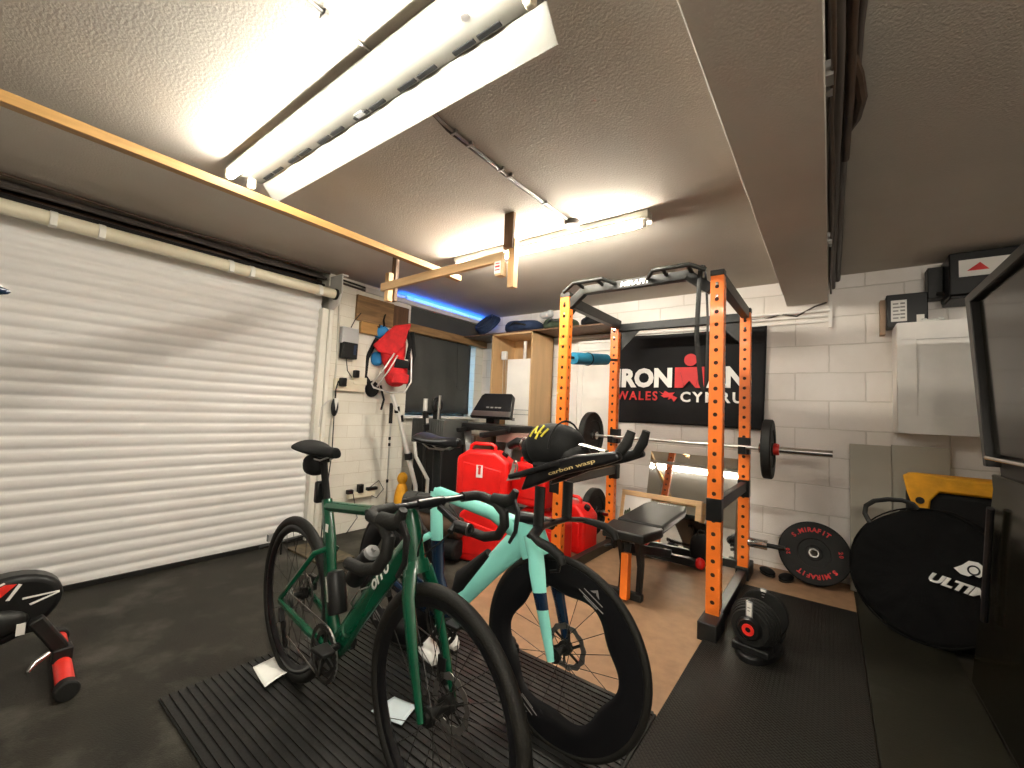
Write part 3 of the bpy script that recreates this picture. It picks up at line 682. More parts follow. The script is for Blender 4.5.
# ------------------------------------------------------------------ mats
tag(MB().bx(-.555, .135, -.6, 3.60, .0045, .012).build('floor_mat', 'diamond', bevel=.002), 'black chequer tread mat under the dumbbell beside the rack', 'mat')
tag(MB().bx(.142, .53, -.6, 4.0, .001, .012).build('floor_mat', 'plain_mat', bevel=.002), 'smooth dark rubber mat under the round black bag', 'mat')
rm = MB(); y = .585
rm.bx(-2.10, -.50 - .06, .58, 1.80, .0045, .010)
i = 0
while y < 1.79:
    rm.bx(-2.10, -.57, y, y + .020, .010, .0155); y += .0285
tag(rm.build('ribbed_mat', 'rib'), 'black ribbed rubber mat under the two bicycles', 'mat')

# ------------------------------------------------------------------ fridge-like cabinet
fg = thing('glossy_cabinet', 'tall glossy black cabinet with doors at the right edge', 'cabinet', (.54, 0, 0))
pro = [(2.88, 1.84), (2.63, 1.07), (2.605, .97), (2.72, .70), (3.02, .0), (1.2, 0), (1.2, 1.84)]
MB().prism(pro, (.33, 0, 0), (0, 1, 0), (0, 0, 1), .62).build('body', 'black', fg, bevel=.004)
dd = MB().prism([(2.88, 1.84), (2.64, 1.06), (2.60, 1.06), (2.60, 1.08), (2.79, 1.80), (1.2, 1.80), (1.2, 1.84)], (-.002, 0, 0), (0, 1, 0), (0, 0, 1), .045).build('door_frame', 'dark_grey', fg, bevel=.003)
ud = MB().prism([(2.75, 1.785), (2.585, 1.115), (1.2, 1.115), (1.2, 1.785)], (.008, 0, 0), (0, 1, 0), (0, 0, 1), .02).build('upper_door', 'gloss_black', fg)
MB().tube((-.03, 1.25, 1.098), (-.03, 2.56, 1.098), .008).build('chrome_rail', 'chrome', ud)
ld = MB().prism([(2.615, 1.03), (2.60, .97), (2.715, .70), (3.01, .02), (1.2, .02), (1.2, 1.03)], (.008, 0, 0), (0, 1, 0), (0, 0, 1), .03).build('lower_door', 'gloss_black', fg, bevel=.006)
MB().sweep([(-.03, 2.52, .90), (-.03, 2.60, .62), (-.03, 2.65, .42)], [(.012, .018)] * 3, n=10).build('handle', 'black_plastic', ld)

# ------------------------------------------------------------------ wall cupboard, boards, boxes
wc = thing('wall_cupboard', 'white shaker cupboard mounted on the block wall at the right', 'cupboard', (.37, 0, 1.17))
MB().bx(0, .62, 3.93, 4.2, 0, .76).build('carcass', 'white_paint', wc, bevel=.002)
dr_ = MB(); dr_.bx(.002, .62, 3.905, 3.93, .0, .12); dr_.bx(.002, .62, 3.905, 3.93, .64, .76); dr_.bx(.002, .10, 3.905, 3.93, .12, .64); dr_.bx(.52, .62, 3.905, 3.93, .12, .64); dr_.bx(.1, .52, 3.915, 3.93, .12, .64)
dr_.build('door', 'white_paint', wc, bevel=.0015)
tag(MB().box((.235, 4.10, .535), (.235, .018, 1.07), (radians(-3), 0, 0)).build('leaning_board', 'grey_board', bevel=.002), 'tall grey-beige board leaning on the wall beside the round bag', 'board')
tag(MB().box((.505, 4.115, .54), (.30, .018, 1.08), (radians(-3), 0, 0)).build('leaning_board', 'grey_board', bevel=.002), 'wider grey-beige board leaning behind the yellow and black bag', 'board')
bbx = thing('wall_box', 'small black electrical box with white labels beside the white cupboard', 'electrical box', (.43, 4.12, 2.05))
MB().bx(-.10, .12, -.06, .07, -.12, .12).build('case', 'black_plastic', bbx, bevel=.006)
MB().bx(-.075, .01, -.063, -.06, -.08, .075).build('label', 'label', bbx)
MB().bx(.06, .10, -.063, -.06, -.10, -.04).build('label', 'label', bbx)
ll = MB()
for i in range(5): ll.bx(-.065, -.065 + .03 + .008 * (i % 2), -.0645, -.063, -.06 + i * .026, -.05 + i * .026); ll.bx(-.025, .0, -.0645, -.063, -.06 + i * .026, -.048 + i * .026)
ll.build('label_print', 'print_dim', bbx)
MB().bx(-.13, -.10, .0, .08, -.16, .10).build('side_plate', 'cardboard', bbx)
ar = thing('bracket_arm', 'black bracket arm sloping right from above the electrical box', 'bracket', (.60, 4.1, 2.1))
MB().bx(-.05, .03, -.03, .08, .02, .24).build('mount', 'black', ar, bevel=.005)
MB().bar((.0, -.02, .05), (.44, -.35, -.12), .03, .03).build('arm', 'black', ar, bevel=.004)
stb = thing('storage_box', 'black box with a pale label band under the ceiling at right', 'box', (.82, 4.0, 2.09))
MB().bx(-.19, .26, -.10, .18, .0, .28).build('case', 'black_plastic', stb, bevel=.008)
MB().bx(-.145, .15, -.103, -.10, .115, .225).build('label', 'label', stb)
MB().prism([(-.11, .15), (-.05, .20), (-.01, .15)], (0, -.105, 0), (1, 0, 0), (0, 0, 1), .002).prism([(.06, .16), (.10, .185), (.12, .165)], (0, -.105, 0), (1, 0, 0), (0, 0, 1), .002).build('label_print', 'print_red', stb)
tag(MB().bx(.64, 1.12, 3.92, 4.19, 2.07, 2.088).build('shelf_board', 'black', bevel=.003), 'thin dark shelf holding the black box under the ceiling', 'shelf')
t = thing('crumpled_paper', 'crumpled pale wrapper lying on top of the white cupboard', 'paper', (.56, 3.98, 1.935))
MB().ball((0, 0, .012), (.05, .03, .012), n=10, m=6).ball((.04, .01, .018), (.02, .03, .018), n=7, m=5).ball((-.04, .0, .015), (.02, .02, .016), n=6, m=5).build('wrapper', 'paper', t, sharp=5)

# ------------------------------------------------------------------ bags at right
rbg = thing('round_bag', 'big round black bag with white lettering leaning by the glossy cabinet', 'bag', (.455, 3.50, .355), rot=(radians(-16), 0, radians(-30)))
prof = [(0, -.075), (.30, -.075), (.36, -.065), (.385, -.03), (.39, 0), (.385, .03), (.36, .06), (.3, .07), (0, .07)]
o = MB().lathe(prof, (0, 0, 0), (0, 1, 0), 56).build('body', 'bag_black', rbg)
random.seed(2)
tx_ = bpy.data.textures.new('folds', 'CLOUDS'); tx_.noise_scale = .22
md = o.modifiers.new('sub', 'SUBSURF'); md.levels = 2; md.render_levels = 2
md = o.modifiers.new('d', 'DISPLACE'); md.texture = tx_; md.strength = .055; md.texture_coords = 'LOCAL'; md.mid_level = .5
MB().ring((0, -.055, 0), (0, 1, 0), .372, .005, 56, 8).build('piping', 'bag_black', rbg)
MB().sweep([(-.29, -.06, .22), (-.32, -.07, .27), (-.315, -.08, .32), (-.27, -.09, .36), (-.20, -.09, .385), (-.13, -.085, .395), (-.08, -.07, .385), (-.06, -.06, .36)], [(.004, .014)] * 8, n=8).build('strap', 'black', rbg)
text(MB(), 'ULTIMATE', .07, (.045, -.103, -.03), (1, 0, -.07), (.07, 0, 1), bold=.003, fit=.40, h=.052, shear=.3, extrude=.003).build('lettering', 'print_white', rbg)
em = MB(); em.prism([(.0, .04), (.03, .02), (.06, .02), (.075, .035), (.10, .03), (.12, .06), (.11, .09), (.085, .105), (.05, .10), (.03, .07)], (.14, -.103, .035), (1, 0, -.07), (.07, 0, 1), .006).build('emblem', 'print_white', rbg)
MB().ring((.22, -.107, .088), (0, 1, 0), .022, .004, 24, 6).build('emblem_ring', 'black', rbg)
yb = thing('kit_bag', 'black and yellow fabric bag standing behind the round bag', 'bag', (.56, 3.93, .012), rz=radians(-4))
o = MB().bx(-.15, .30, -.13, .10, 0, .80).build('body', 'black_matte', yb, bevel=.04, seg=4)
yy_ = MB()
yy_.prism([(-.17, .89), (-.10, .91), (.02, .895), (.16, .89), (.31, .90), (.30, .79), (.14, .80), (.0, .80), (-.04, .74), (-.05, .64), (-.09, .62), (-.12, .68), (-.15, .78)], (0, -.135, 0), (1, 0, 0), (0, 0, 1), .035)
o = yy_.build('yellow_panel', 'yellow_fabric', yb, bevel=.012, seg=3)
MB().bx(-.15, .30, -.12, .09, .78, .895).build('top', 'yellow_fabric', yb, bevel=.03, seg=3)
MB().tube((-.09, -.157, .735), (-.09, -.152, .735), .022).build('badge', 'black', yb)
MB().sweep([(-.16, -.10, .66), (-.22, -.12, .60), (-.19, -.13, .56), (-.10, -.15, .57)], .009, n=8).build('strap', 'black', yb)

# ------------------------------------------------------------------ wooden cabinet with boiler
wbn = thing('workbench', 'dark worktop on legs beneath the beech cabinet in the corner', 'workbench', (0, 0, 0))
MB().bx(-3.45, -2.25, 3.55, 4.19, 1.0, 1.04).build('worktop', 'black', wbn, bevel=.004)
for x in (-3.38, -2.32):
    for y in (3.62, 4.12): MB().bx(x - .03, x + .03, y - .03, y + .03, 0, 1.0).build('leg', 'wood_dark', wbn)
wk = thing('beech_cabinet', 'open-fronted beech cabinet on the worktop in the corner', 'cabinet', (0, 0, 1.04))
x0, x1, y0, y1, zz = -3.13, -2.56, 3.72, 4.15, 1.03
c_ = MB(); c_.bx(x0, x0 + .018, y0, y1, 0, zz); c_.bx(x1 - .018, x1, y0, y1, 0, zz); c_.bx(x0, x1, y0, y1, zz - .018, zz); c_.bx(x0, x1, y1 - .01, y1, 0, zz)
c_.build('carcass', 'beech', wk)
bo = thing('boiler', 'white boxy boiler standing inside the beech cabinet', 'boiler', (-2.77, 3.90, 1.04))
MB().bx(-.16, .18, -.13, .2, .0, .74).build('case', 'white_paint', bo, bevel=.008)
MB().bx(-.162, .182, -.135, -.13, .17, .176).bx(-.162, .182, -.135, -.13, .12, .126).bx(-.06, -.02, -.136, -.13, .05, .08).build('vent', 'grey', bo)
MB().tube((-.05, .05, .74), (-.05, .05, .97), .02).tube((.08, .05, .74), (.08, .05, .97), .014).build('pipe', 'white_paint', bo)
ad = thing('plug_adapter', 'white adapter with hanging cords inside the beech cabinet', 'adapter', (-3.0, 3.80, 1.83))
MB().box((0, 0, 0), (.07, .04, .10)).build('body', 'white_paint', ad, bevel=.008)
MB().sweep([(-.015, 0, -.05), (-.02, .01, -.2), (.0, 0, -.5)], .003, n=6).sweep([(.02, 0, -.05), (.03, .01, -.25), (.03, 0, -.5)], .003, n=6).build('cord', 'cable_white', ad)
sk = thing('small_speaker', 'small black box standing above the treadmill console', 'speaker', (-2.98, 3.62, 1.04))
MB().bx(-.06, .06, -.05, .05, 0, .31).build('case', 'black_plastic', sk, bevel=.008)
MB().tube((0, -.052, .22), (0, -.05, .22), .035, n=20).build('cone', 'dark_grey', sk)
# clutter above the cabinet
hs = MB(); 
for i in range(4): hs.ring((0, 0, .02 + i * .026), (.05, .25, 1), .15 - .008 * i, .016, 36, 8)
o = hs.build('hose_coil', 'darkblue'); o.location = (-3.36, 3.95, 2.225); o.rotation_euler = (radians(62), 0, radians(-20)); tag(o, 'dark coiled hose resting above the corner of the window', 'hose')
tag(MB().bx(-3.67, -1.62, 3.74, 4.19, 2.075, 2.09).build('high_shelf', 'wood_dark'), 'dark high shelf running above the beech cabinet', 'shelf')
random.seed(21)
for i, (x, z, r, m, lab) in enumerate(((-2.85, 2.17, (.24, .15, .08), 'darkblue', 'dark blue soft bag on the high shelf above the cabinet'), (-2.35, 2.16, (.20, .15, .07), 'greenfab', 'dark green fabric bundle on the high shelf'), (-1.93, 2.155, (.17, .14, .06), 'black_matte', 'black soft bag on the high shelf nearest the rack'))):
    t = thing('soft_bag', lab, 'bag', (x, 3.95, z))
    o = MB().ball((0, 0, 0), r, n=20, m=12, power=.75).build('body', m, t)
    md = o.modifiers.new('d', 'DISPLACE'); md.texture = tx_; md.strength = .05; md.texture_coords = 'GLOBAL'
    MB().sweep([(-r[0] * .5, -r[1] * .9, .0), (-.02, -r[1] - .03, .03), (r[0] * .5, -r[1] * .9, .0)], [(.003, .012)] * 3, n=6).build('strap', 'black', t)
t = thing('clear_bag', 'crumpled clear plastic bag on the high shelf', 'bag', (-2.5, 3.88, 2.27))
MB().ball((0, 0, 0), (.09, .06, .04), n=10, m=7).ball((.06, -.02, .01), (.04, .04, .04), n=7, m=5).build('film', 'translucent', t, sharp=5)

# ------------------------------------------------------------------ treadmill
tm = thing('treadmill', 'grey and black treadmill with a tilted console before the worktop', 'treadmill', (0, 0, 0))
RT = Euler((radians(-28), 0, radians(8))).to_matrix()
# console: panel facing the user
con = MB().prism([(-.24, -.135), (.24, -.135), (.20, .11), (.17, .14), (-.15, .14), (-.18, .11)], (-2.69, 3.28, 1.235), RT @ V((1, 0, 0)), RT @ V((0, 0, 1)), .05).build('console', 'black_plastic', tm, bevel=.012, seg=3)
MB().prism([(-.225, -.125), (.225, -.125), (.215, -.07), (-.215, -.07)], V((-2.69, 3.28, 1.235)) + RT @ V((0, -.028, 0)), RT @ V((1, 0, 0)), RT @ V((0, 0, 1)), .006).build('silver_band', 'silver', con)
lg_ = MB()
for i, dx in enumerate((-.07, -.02, .03, .07)): lg_.prism([(dx, -.035), (dx + .03, -.035), (dx + .03, -.02), (dx, -.02)], V((-2.69, 3.28, 1.235)) + RT @ V((0, -.027, 0)), RT @ V((1, 0, 0)), RT @ V((0, 0, 1)), .004)
lg_.build('button', 'print_dim', con)
MB().bx(-2.92, -2.30, 3.05, 3.42, 1.0, 1.06).build('tray', 'black_plastic', tm, bevel=.015, seg=3)
MB().bar((-2.86, 3.22, 1.02), (-2.86, 2.95, .99), .05, .045).build('handrail', 'black_plastic', tm, bevel=.01)
MB().bar((-2.36, 3.22, 1.02), (-2.36, 2.72, .98), .05, .045).build('handrail', 'black_plastic', tm, bevel=.01)
MB().bar((-2.93, 3.16, 1.0), (-2.56, 2.95, .12), .075, .03).build('upright', 'grey', tm, bevel=.006)
MB().bar((-2.38, 3.2, 1.0), (-2.38, 2.9, .12), .075, .03).build('upright', 'grey', tm, bevel=.006)
MB().bx(-2.85, -2.25, 2.98, 3.48, .02, .26).build('motor_hood', 'black_plastic', tm, bevel=.03, seg=3)
MB().bx(-2.85, -2.25, 3.30, 3.5, .1, .14).bx(-2.85, -2.25, 3.46, 3.52, 0, .12).build('foot', 'black', tm)
tag(MB().bx(-2.50, -2.13, 3.10, 3.35, .905, .995).build('storage_carton', 'pinkboard', bevel=.004), 'flat pinkish-brown box slung under the treadmill tray', 'box')
t = thing('tall_box', 'tall black box topped with a dark ribbed lid beside the window', 'box', (-3.19, 3.02, 0))
MB().bx(-.20, .22, -.15, .15, 0, .84).build('body', 'black_matte', t, bevel=.01)
lid = MB().bx(-.22, .24, -.17, .17, .84, 1.08)
for i in range(14): lid.bx(-.21 + i * .032, -.195 + i * .032, -.178, -.17, .85, 1.07)
lid.build('lid', 'blind', t, bevel=.006)
t = thing('cardboard_box', 'brown cardboard carton standing behind the treadmill upright', 'box', (-3.14, 3.44, .6))
MB().bx(-.22, .2, -.12, .12, -.6, .32).build('carton', 'cardboard', t, bevel=.004); MB().bx(.13, .16, -.1205, -.12, -.6, .32).build('tape', 'label', t)

# ------------------------------------------------------------------ jerry cans
def jerry(label, loc, rz, s=(1, 1, 1)):
    t = thing('jerry_can', label, 'fuel can', loc, rz)
    W, D, H = .42 * s[0], .22 * s[1], .44 * s[2]
    p = [(-W / 2, 0), (W / 2, 0), (W / 2, H * .74), (W * .26, H * .92), (W * .2, H * .93), (-W * .30, H * .93), (-W / 2, H * .80)]
    MB().prism(p, (0, 0, .0), (1, 0, 0), (0, 0, 1), D).build('body', 'red', t, bevel=.028, seg=4)
    MB().sweep([(-W * .32, 0, H * .88), (-W * .31, 0, H * 1.0), (-W * .24, 0, H * 1.045), (W * .10, 0, H * 1.045), (W * .17, 0, H * 1.0), (W * .17, 0, H * .88)], [(.02, .014)] * 6, n=10).build('handle', 'red', t)
    MB().prism([(-W * .36, .06), (W * .36, .06), (W * .36, H * .6), (-W * .36, H * .72)], (0, -D / 2 - .002, 0), (1, 0, 0), (0, 0, 1), .012).build('raised_panel', 'red', t, bevel=.006)
    MB().lathe([(0, .035), (.026, .035), (.028, .03), (.028, 0), (0, 0)], (W * .34, 0, H * .84), (.6, 0, 1), 20).build('cap', 'black_plastic', t)
    return t
j = jerry('upper red fuel can with a white sticker behind the pale green bicycle', (-2.27, 2.70, .455), radians(22), (1.05, 1, 1))
MB().box((-.015, -.121, .25), (.055, .002, .10)).build('sticker', 'print_white', j, bevel=.001)
MB().box((-.015, -.1225, .25), (.02, .001, .05)).ball((-.015, -.1225, .285), (.014, .001, .012), n=10, m=6).build('sticker_print', 'print_red', j)
jerry('lower red fuel can on the floor beneath the stickered one', (-2.20, 2.66, .004), radians(12), (1.0, 1, 1.02))
jerry('upper red fuel can behind the aero bars', (-1.93, 2.90, .455), radians(-4), (.95, 1, .80))
jerry('lower red fuel can on the floor behind the front stack', (-1.86, 2.98, .004), radians(-4), (1, 1, 1.02))
jerry('red fuel can standing apart by the left front upright of the rack', (-1.82, 3.42, .004), radians(-8), (.85, 1, 1.0))
t = thing('coil_lock', 'silver and red clip hanging on the red fuel cans', 'clip', (-1.77, 2.42, .80))
MB().sweep([(0.02 * cos(a), 0, .045 * sin(a)) for a in [k * pi / 8 for k in range(16)]], .007, closed=True, n=8, up=(0, 1, 0)).build('ring', 'silver', t)
MB().prism([(-.07, -.10), (.05, -.07), (.04, -.05), (-.02, -.06), (.01, .02), (-.01, .03)], (0, 0, 0), (1, 0, 0), (0, 0, 1), .01).build('lever', 'silver', t, bevel=.003)
t = thing('fuel_spout', 'black and silver nozzle poking up among the red cans', 'nozzle', (-1.90, 2.70, .95))
MB().sweep([(-.14, 0, -.03), (-.06, 0, .01), (0, 0, .0), (.04, 0, -.04), (.03, 0, -.12)], [.03, .036, .04, .034, .02], n=14).build('spout', 'black_plastic', t)
MB().ring((0, 0, .005), (1, 0, -.3), .042, .008, 24, 8).sweep([(.0, -.03, .03), (.05, -.05, .05), (.06, -.05, -.05)], .008).build('metal_band', 'silver', t)
# ------------------------------------------------------------------ left wall things
ca = thing('child_carrier', 'red child carrier rucksack with silver frame hanging by the window', 'rucksack', (-3.46, 2.60, 1.65), rot=(0, 0, radians(50)))
o = MB().ball((0, .0, .10), (.12, .09, .20), n=18, m=14, power=.8).ball((.04, -.05, -.12), (.11, .10, .15), n=18, m=12, power=.8).build('body', 'red_fabric', ca)
MB().prism([(-.19, .12), (.0, .33), (.16, .36), (.10, .12), (.02, .02), (-.14, .06)], (0, -.07, 0), (1, 0, 0), (0, 0, 1), .05).build('hood', 'red_fabric', ca, bevel=.016, seg=3)
MB().ball((-.13, .03, .27), (.08, .05, .07), n=14, m=8).build('blue_padding', 'blue_fabric', ca); MB().ball((-.15, .02, -.0), (.06, .05, .07), n=14, m=8, power=.8).build('blue_padding', 'blue_fabric', ca)
MB().prism([(-.02, -.24), (.14, -.24), (.15, -.15), (.0, -.13)], (.02, -.13, 0), (1, 0, 0), (0, 0, 1), .05).build('pocket', 'red_fabric', ca, bevel=.012)
MB().prism([(.0, -.09), (.14, -.09), (.14, -.02), (.02, 0)], (.02, -.145, 0), (1, 0, 0), (0, 0, 1), .02).build('pocket', 'black_matte', ca, bevel=.006)
MB().sweep([(.02, -.13, .05), (-.06, -.15, -.10), (-.17, -.14, -.26), (-.15, -.14, -.29), (.0, -.17, -.33), (.14, -.17, -.32), (.19, -.14, -.22), (.18, -.10, .02), (.16, -.06, .15)], .009, n=10).sweep([(.05, -.14, .03), (-.02, -.16, -.12), (-.12, -.15, -.28)], .008, n=10).build('frame', 'silver', ca)
for k_, pts in enumerate(([(-.16, .0, .20), (-.24, -.02, .0), (-.25, -.02, -.18), (-.18, -.02, -.28)], [(-.10, -.04, .32), (-.11, -.02, .38), (-.10, .0, .44)], [(.12, -.08, .30), (.16, -.1, .15), (.14, -.12, .0)], [(.17, -.05, .28), (.20, -.06, .05), (.17, -.1, -.1)])):
    MB().sweep(pts, [(.006, .022)] * len(pts), n=8).build('strap', 'black_matte', ca)
for pts in ([(-.22, 0, -.24), (-.24, 0, -.55), (-.27, 0, -.88)], [(-.10, 0, -.26), (-.06, 0, -.40), (-.08, 0, -.50)]):
    MB().sweep(pts, [(.003, .012)] * 3, n=6).build('hanging_strap', 'black_matte', ca)
MB().ball((-.18, .0, -.30), (.07, .04, .08), n=12, m=8).build('hip_pad', 'black_matte', ca)
tag(MB().bx(-3.598, -3.57, 2.24, 2.66, 1.99, 2.235).build('wooden_board', 'wood_board', bevel=.003), 'dark brown wooden board on the brick wall above the charger', 'board')
t = thing('wood_block', 'small wooden block with hook below the brown board', 'block', (-3.585, 2.42, 1.985))
MB().bx(-.012, .03, -.13, .08, -.11, .0).build('block', 'wood', t, bevel=.003); MB().sweep([(.03, .05, -.02), (.06, .05, -.03), (.06, .05, -.0)], .005).build('hook', 'black', t)
ch = thing('charger', 'black and clear charger box hanging on the white brick wall', 'charger', (-3.58, 2.18, 1.70))
MB().bx(-.018, .05, -.075, .075, -.09, .06).build('case', 'black_plastic', ch, bevel=.008)
MB().bx(-.018, .035, -.085, .085, .05, .20).build('cover', 'translucent', ch, bevel=.008)
MB().bx(.05, .052, .03, .055, -.05, .04).build('badge', 'darkblue', ch)
MB().sweep([(.02, .0, .19), (.02, .04, .28), (.02, .10, .36)], .004, n=6).sweep([(.02, -.02, -.09), (.02, .0, -.2), (.02, .05, -.26)], .004, n=6).build('cable', 'black_plastic', ch)
so = thing('wall_socket', 'white socket boxes with black plugs under the charger', 'socket', (-3.6, 2.20, 1.38))
MB().bx(0, .04, -.13, .17, -.07, .04).bx(0, .045, .05, .19, .0, .07).build('plate', 'cream', so, bevel=.005)
MB().bx(.04, .085, -.10, -.04, -.03, .05).build('plug', 'black_plastic', so, bevel=.008); MB().bx(.045, .09, .03, .08, .06, .13).build('plug', 'black_plastic', so, bevel=.008)
cn = thing('inline_controller', 'teardrop black and white controller hanging on a cable', 'controller', (-3.56, 2.08, 1.16))
MB().ball((0, 0, 0), (.02, .035, .085), n=14, m=10).build('body', 'black_plastic', cn); MB().prism([(-.02, .06), (.02, .06), (0, -.05)], (.02, 0, .02), (0, 1, 0), (0, 0, 1), .008).build('face', 'print_white', cn)
MB().sweep([(0, 0, .08), (.0, .0, .16), (.0, .02, .24)], .007, n=8).sweep([(0, 0, -.08), (.01, .0, -.4), (-.0, -.03, -.9), (.02, -.05, -1.14)], .005, n=8).build('cable', 'black_plastic', cn)
pw = thing('power_strip', 'white extension block with black plugs low on the brick wall', 'power strip', (-3.57, 2.42, .34))
MB().bx(-.025, .02, -.14, .14, -.03, .03).build('block', 'cream', pw, bevel=.006)
for q in ((-.01, .03, -.16, -.10, .02, .06), (-.01, .04, -.05, .0, .02, .10), (-.01, .035, .05, .16, .03, .06)): MB().bx(*q).build('plug', 'black_plastic', pw, bevel=.006)
MB().sweep([(.02, .06, .05), (.04, .16, .12), (.04, .22, .03), (.03, .15, -.05), (.02, .1, -.02)], .004, n=6).sweep([(.02, -.1, .02), (.05, -.06, -.2), (.03, -.15, -.33)], .004, n=6).build('cable', 'black_plastic', pw)
cw = MB().sweep([(-3.59, 2.07, 2.1), (-3.59, 2.085, 1.6), (-3.59, 2.07, .9), (-3.59, 2.06, .1)], .008, n=8).build('wall_cable', 'cable_white'); tag(cw, 'white cable running down the brick pier beside the door', 'cable')
MB().sweep([(-3.6, 2.1, 2.1), (-3.585, 2.2, 2.06), (-3.58, 2.3, 2.08), (-3.58, 2.36, 2.16)], .007, n=8)
wh = MB().sweep([(-3.58, 1.96, .98), (-3.57, 1.965, 1.15), (-3.56, 2.0, 1.2), (-3.57, 2.04, 1.22)], .006, n=8).build('wall_hook', 'greywhite'); tag(wh, 'bent grey wire hook on the pier beside the door rail', 'hook')
# poles and silver folding frame
wp = thing('walking_pole', 'thin silver and black pole standing by the brick corner', 'pole', (-3.42, 2.60, 0))
MB().tube((0, 0, .03), (-.04, .02, 1.16), .007).build('shaft', 'silver', wp); MB().tube((-.036, .018, 1.02), (-.045, .022, 1.22), .018).build('grip', 'black_rubber', wp)
for z in (.8, .86, .45): MB().tube((-.04 * z / 1.16, .02 * z / 1.16, z), (-.04 * z / 1.16, .02 * z / 1.16, z + .03), .012).build('clamp', 'black_plastic', wp)
ff = thing('folding_frame', 'folded silver tube frame with black clamps below the child carrier', 'frame', (-3.18, 2.5, 0))
MB().sweep([(-.02, -.08, 1.30), (0, .0, 1.1), (.02, .12, .72), (.05, .20, .45), (.07, .22, .05)], .021, n=14).build('tube', 'satin', ff)
MB().sweep([(.0, .20, .86), (.02, .21, .72), (.06, .34, .50), (.07, .33, .3), (.08, .36, .04)], .017, n=14).build('tube', 'satin', ff)
MB().tube((-.0, .31, 1.28), (.0, .31, 1.16), .022, n=14).tube((.0, .33, 1.1), (.0, .34, 1.04), .022).build('tube', 'satin', ff)
for c_, r_ in (((.02, .12, .73), .038), ((-.01, -.02, 1.16), .026), ((.0, .02, 1.08), .026), ((.0, .32, 1.12), .03), ((.0, .34, 1.0), .034), ((.07, .33, .33), .026)):
    MB().lathe([(.0, -.03), (r_, -.03), (r_, .03), (0, .03)], c_, (0.02, .15, -1), 16).build('clamp', 'black_plastic', ff, bevel=.003)
MB().tube((-.0, .31, 1.2), (.0, .36, .1), .014).build('tube', 'black', ff)
gd = thing('camera_gadget', 'black gadget on a short silver stand atop the tall box', 'gadget', (-3.17, 2.96, 1.08))
MB().ring((0, 0, .14), (1, .2, 0), .06, .026, 20, 10).build('body', 'black_plastic', gd); MB().bx(-.03, .03, -.03, .03, 0, .10).build('base', 'black_plastic', gd, bevel=.005); MB().tube((.03, -.01, 0), (.04, -.01, .24), .014).build('stem', 'silver', gd)
og = thing('orange_bag', 'small orange and yellow cloth bag low beside the brick corner', 'bag', (-3.30, 2.68, .05))
MB().ball((0, 0, .22), (.07, .07, .21), n=14, m=10).ball((0, 0, .45), (.05, .05, .06), n=12, m=8).build('body', 'yellow_fabric', og); MB().ball((.03, .09, .18), (.05, .04, .12), n=10, m=8).build('lining', 'print_yellow', og)
# dark soft kit stacked on the floor behind the bicycles
for i, (x, y, z, sx, m, lab) in enumerate(((-2.62, 2.40, .10, .32, 'black_matte', 'black folded mat lowest in the pile behind the green bicycle'), (-2.60, 2.42, .26, .30, 'cable_brown', 'brown rolled blanket in the pile behind the green bicycle'), (-2.62, 2.45, .40, .26, 'blind', 'grey rolled towel on top of the floor pile'))):
    t = thing('rolled_mat', lab, 'mat', (x, y, z), rz=.2)
    MB().tube((-sx, 0, 0), (sx, 0, 0), .085, n=20).build('roll', m, t, bevel=.02); MB().ring((-sx * .5, 0, 0), (1, 0, 0), .086, .005, 20, 6).build('strap', 'black_rubber', t)
tag(MB().bx(-3.50, -2.95, 1.72, 1.98, .0, .018).build('door_mat', M['old_mat'], bevel=.004), 'small brown striped mat on the floor by the garage door', 'mat')

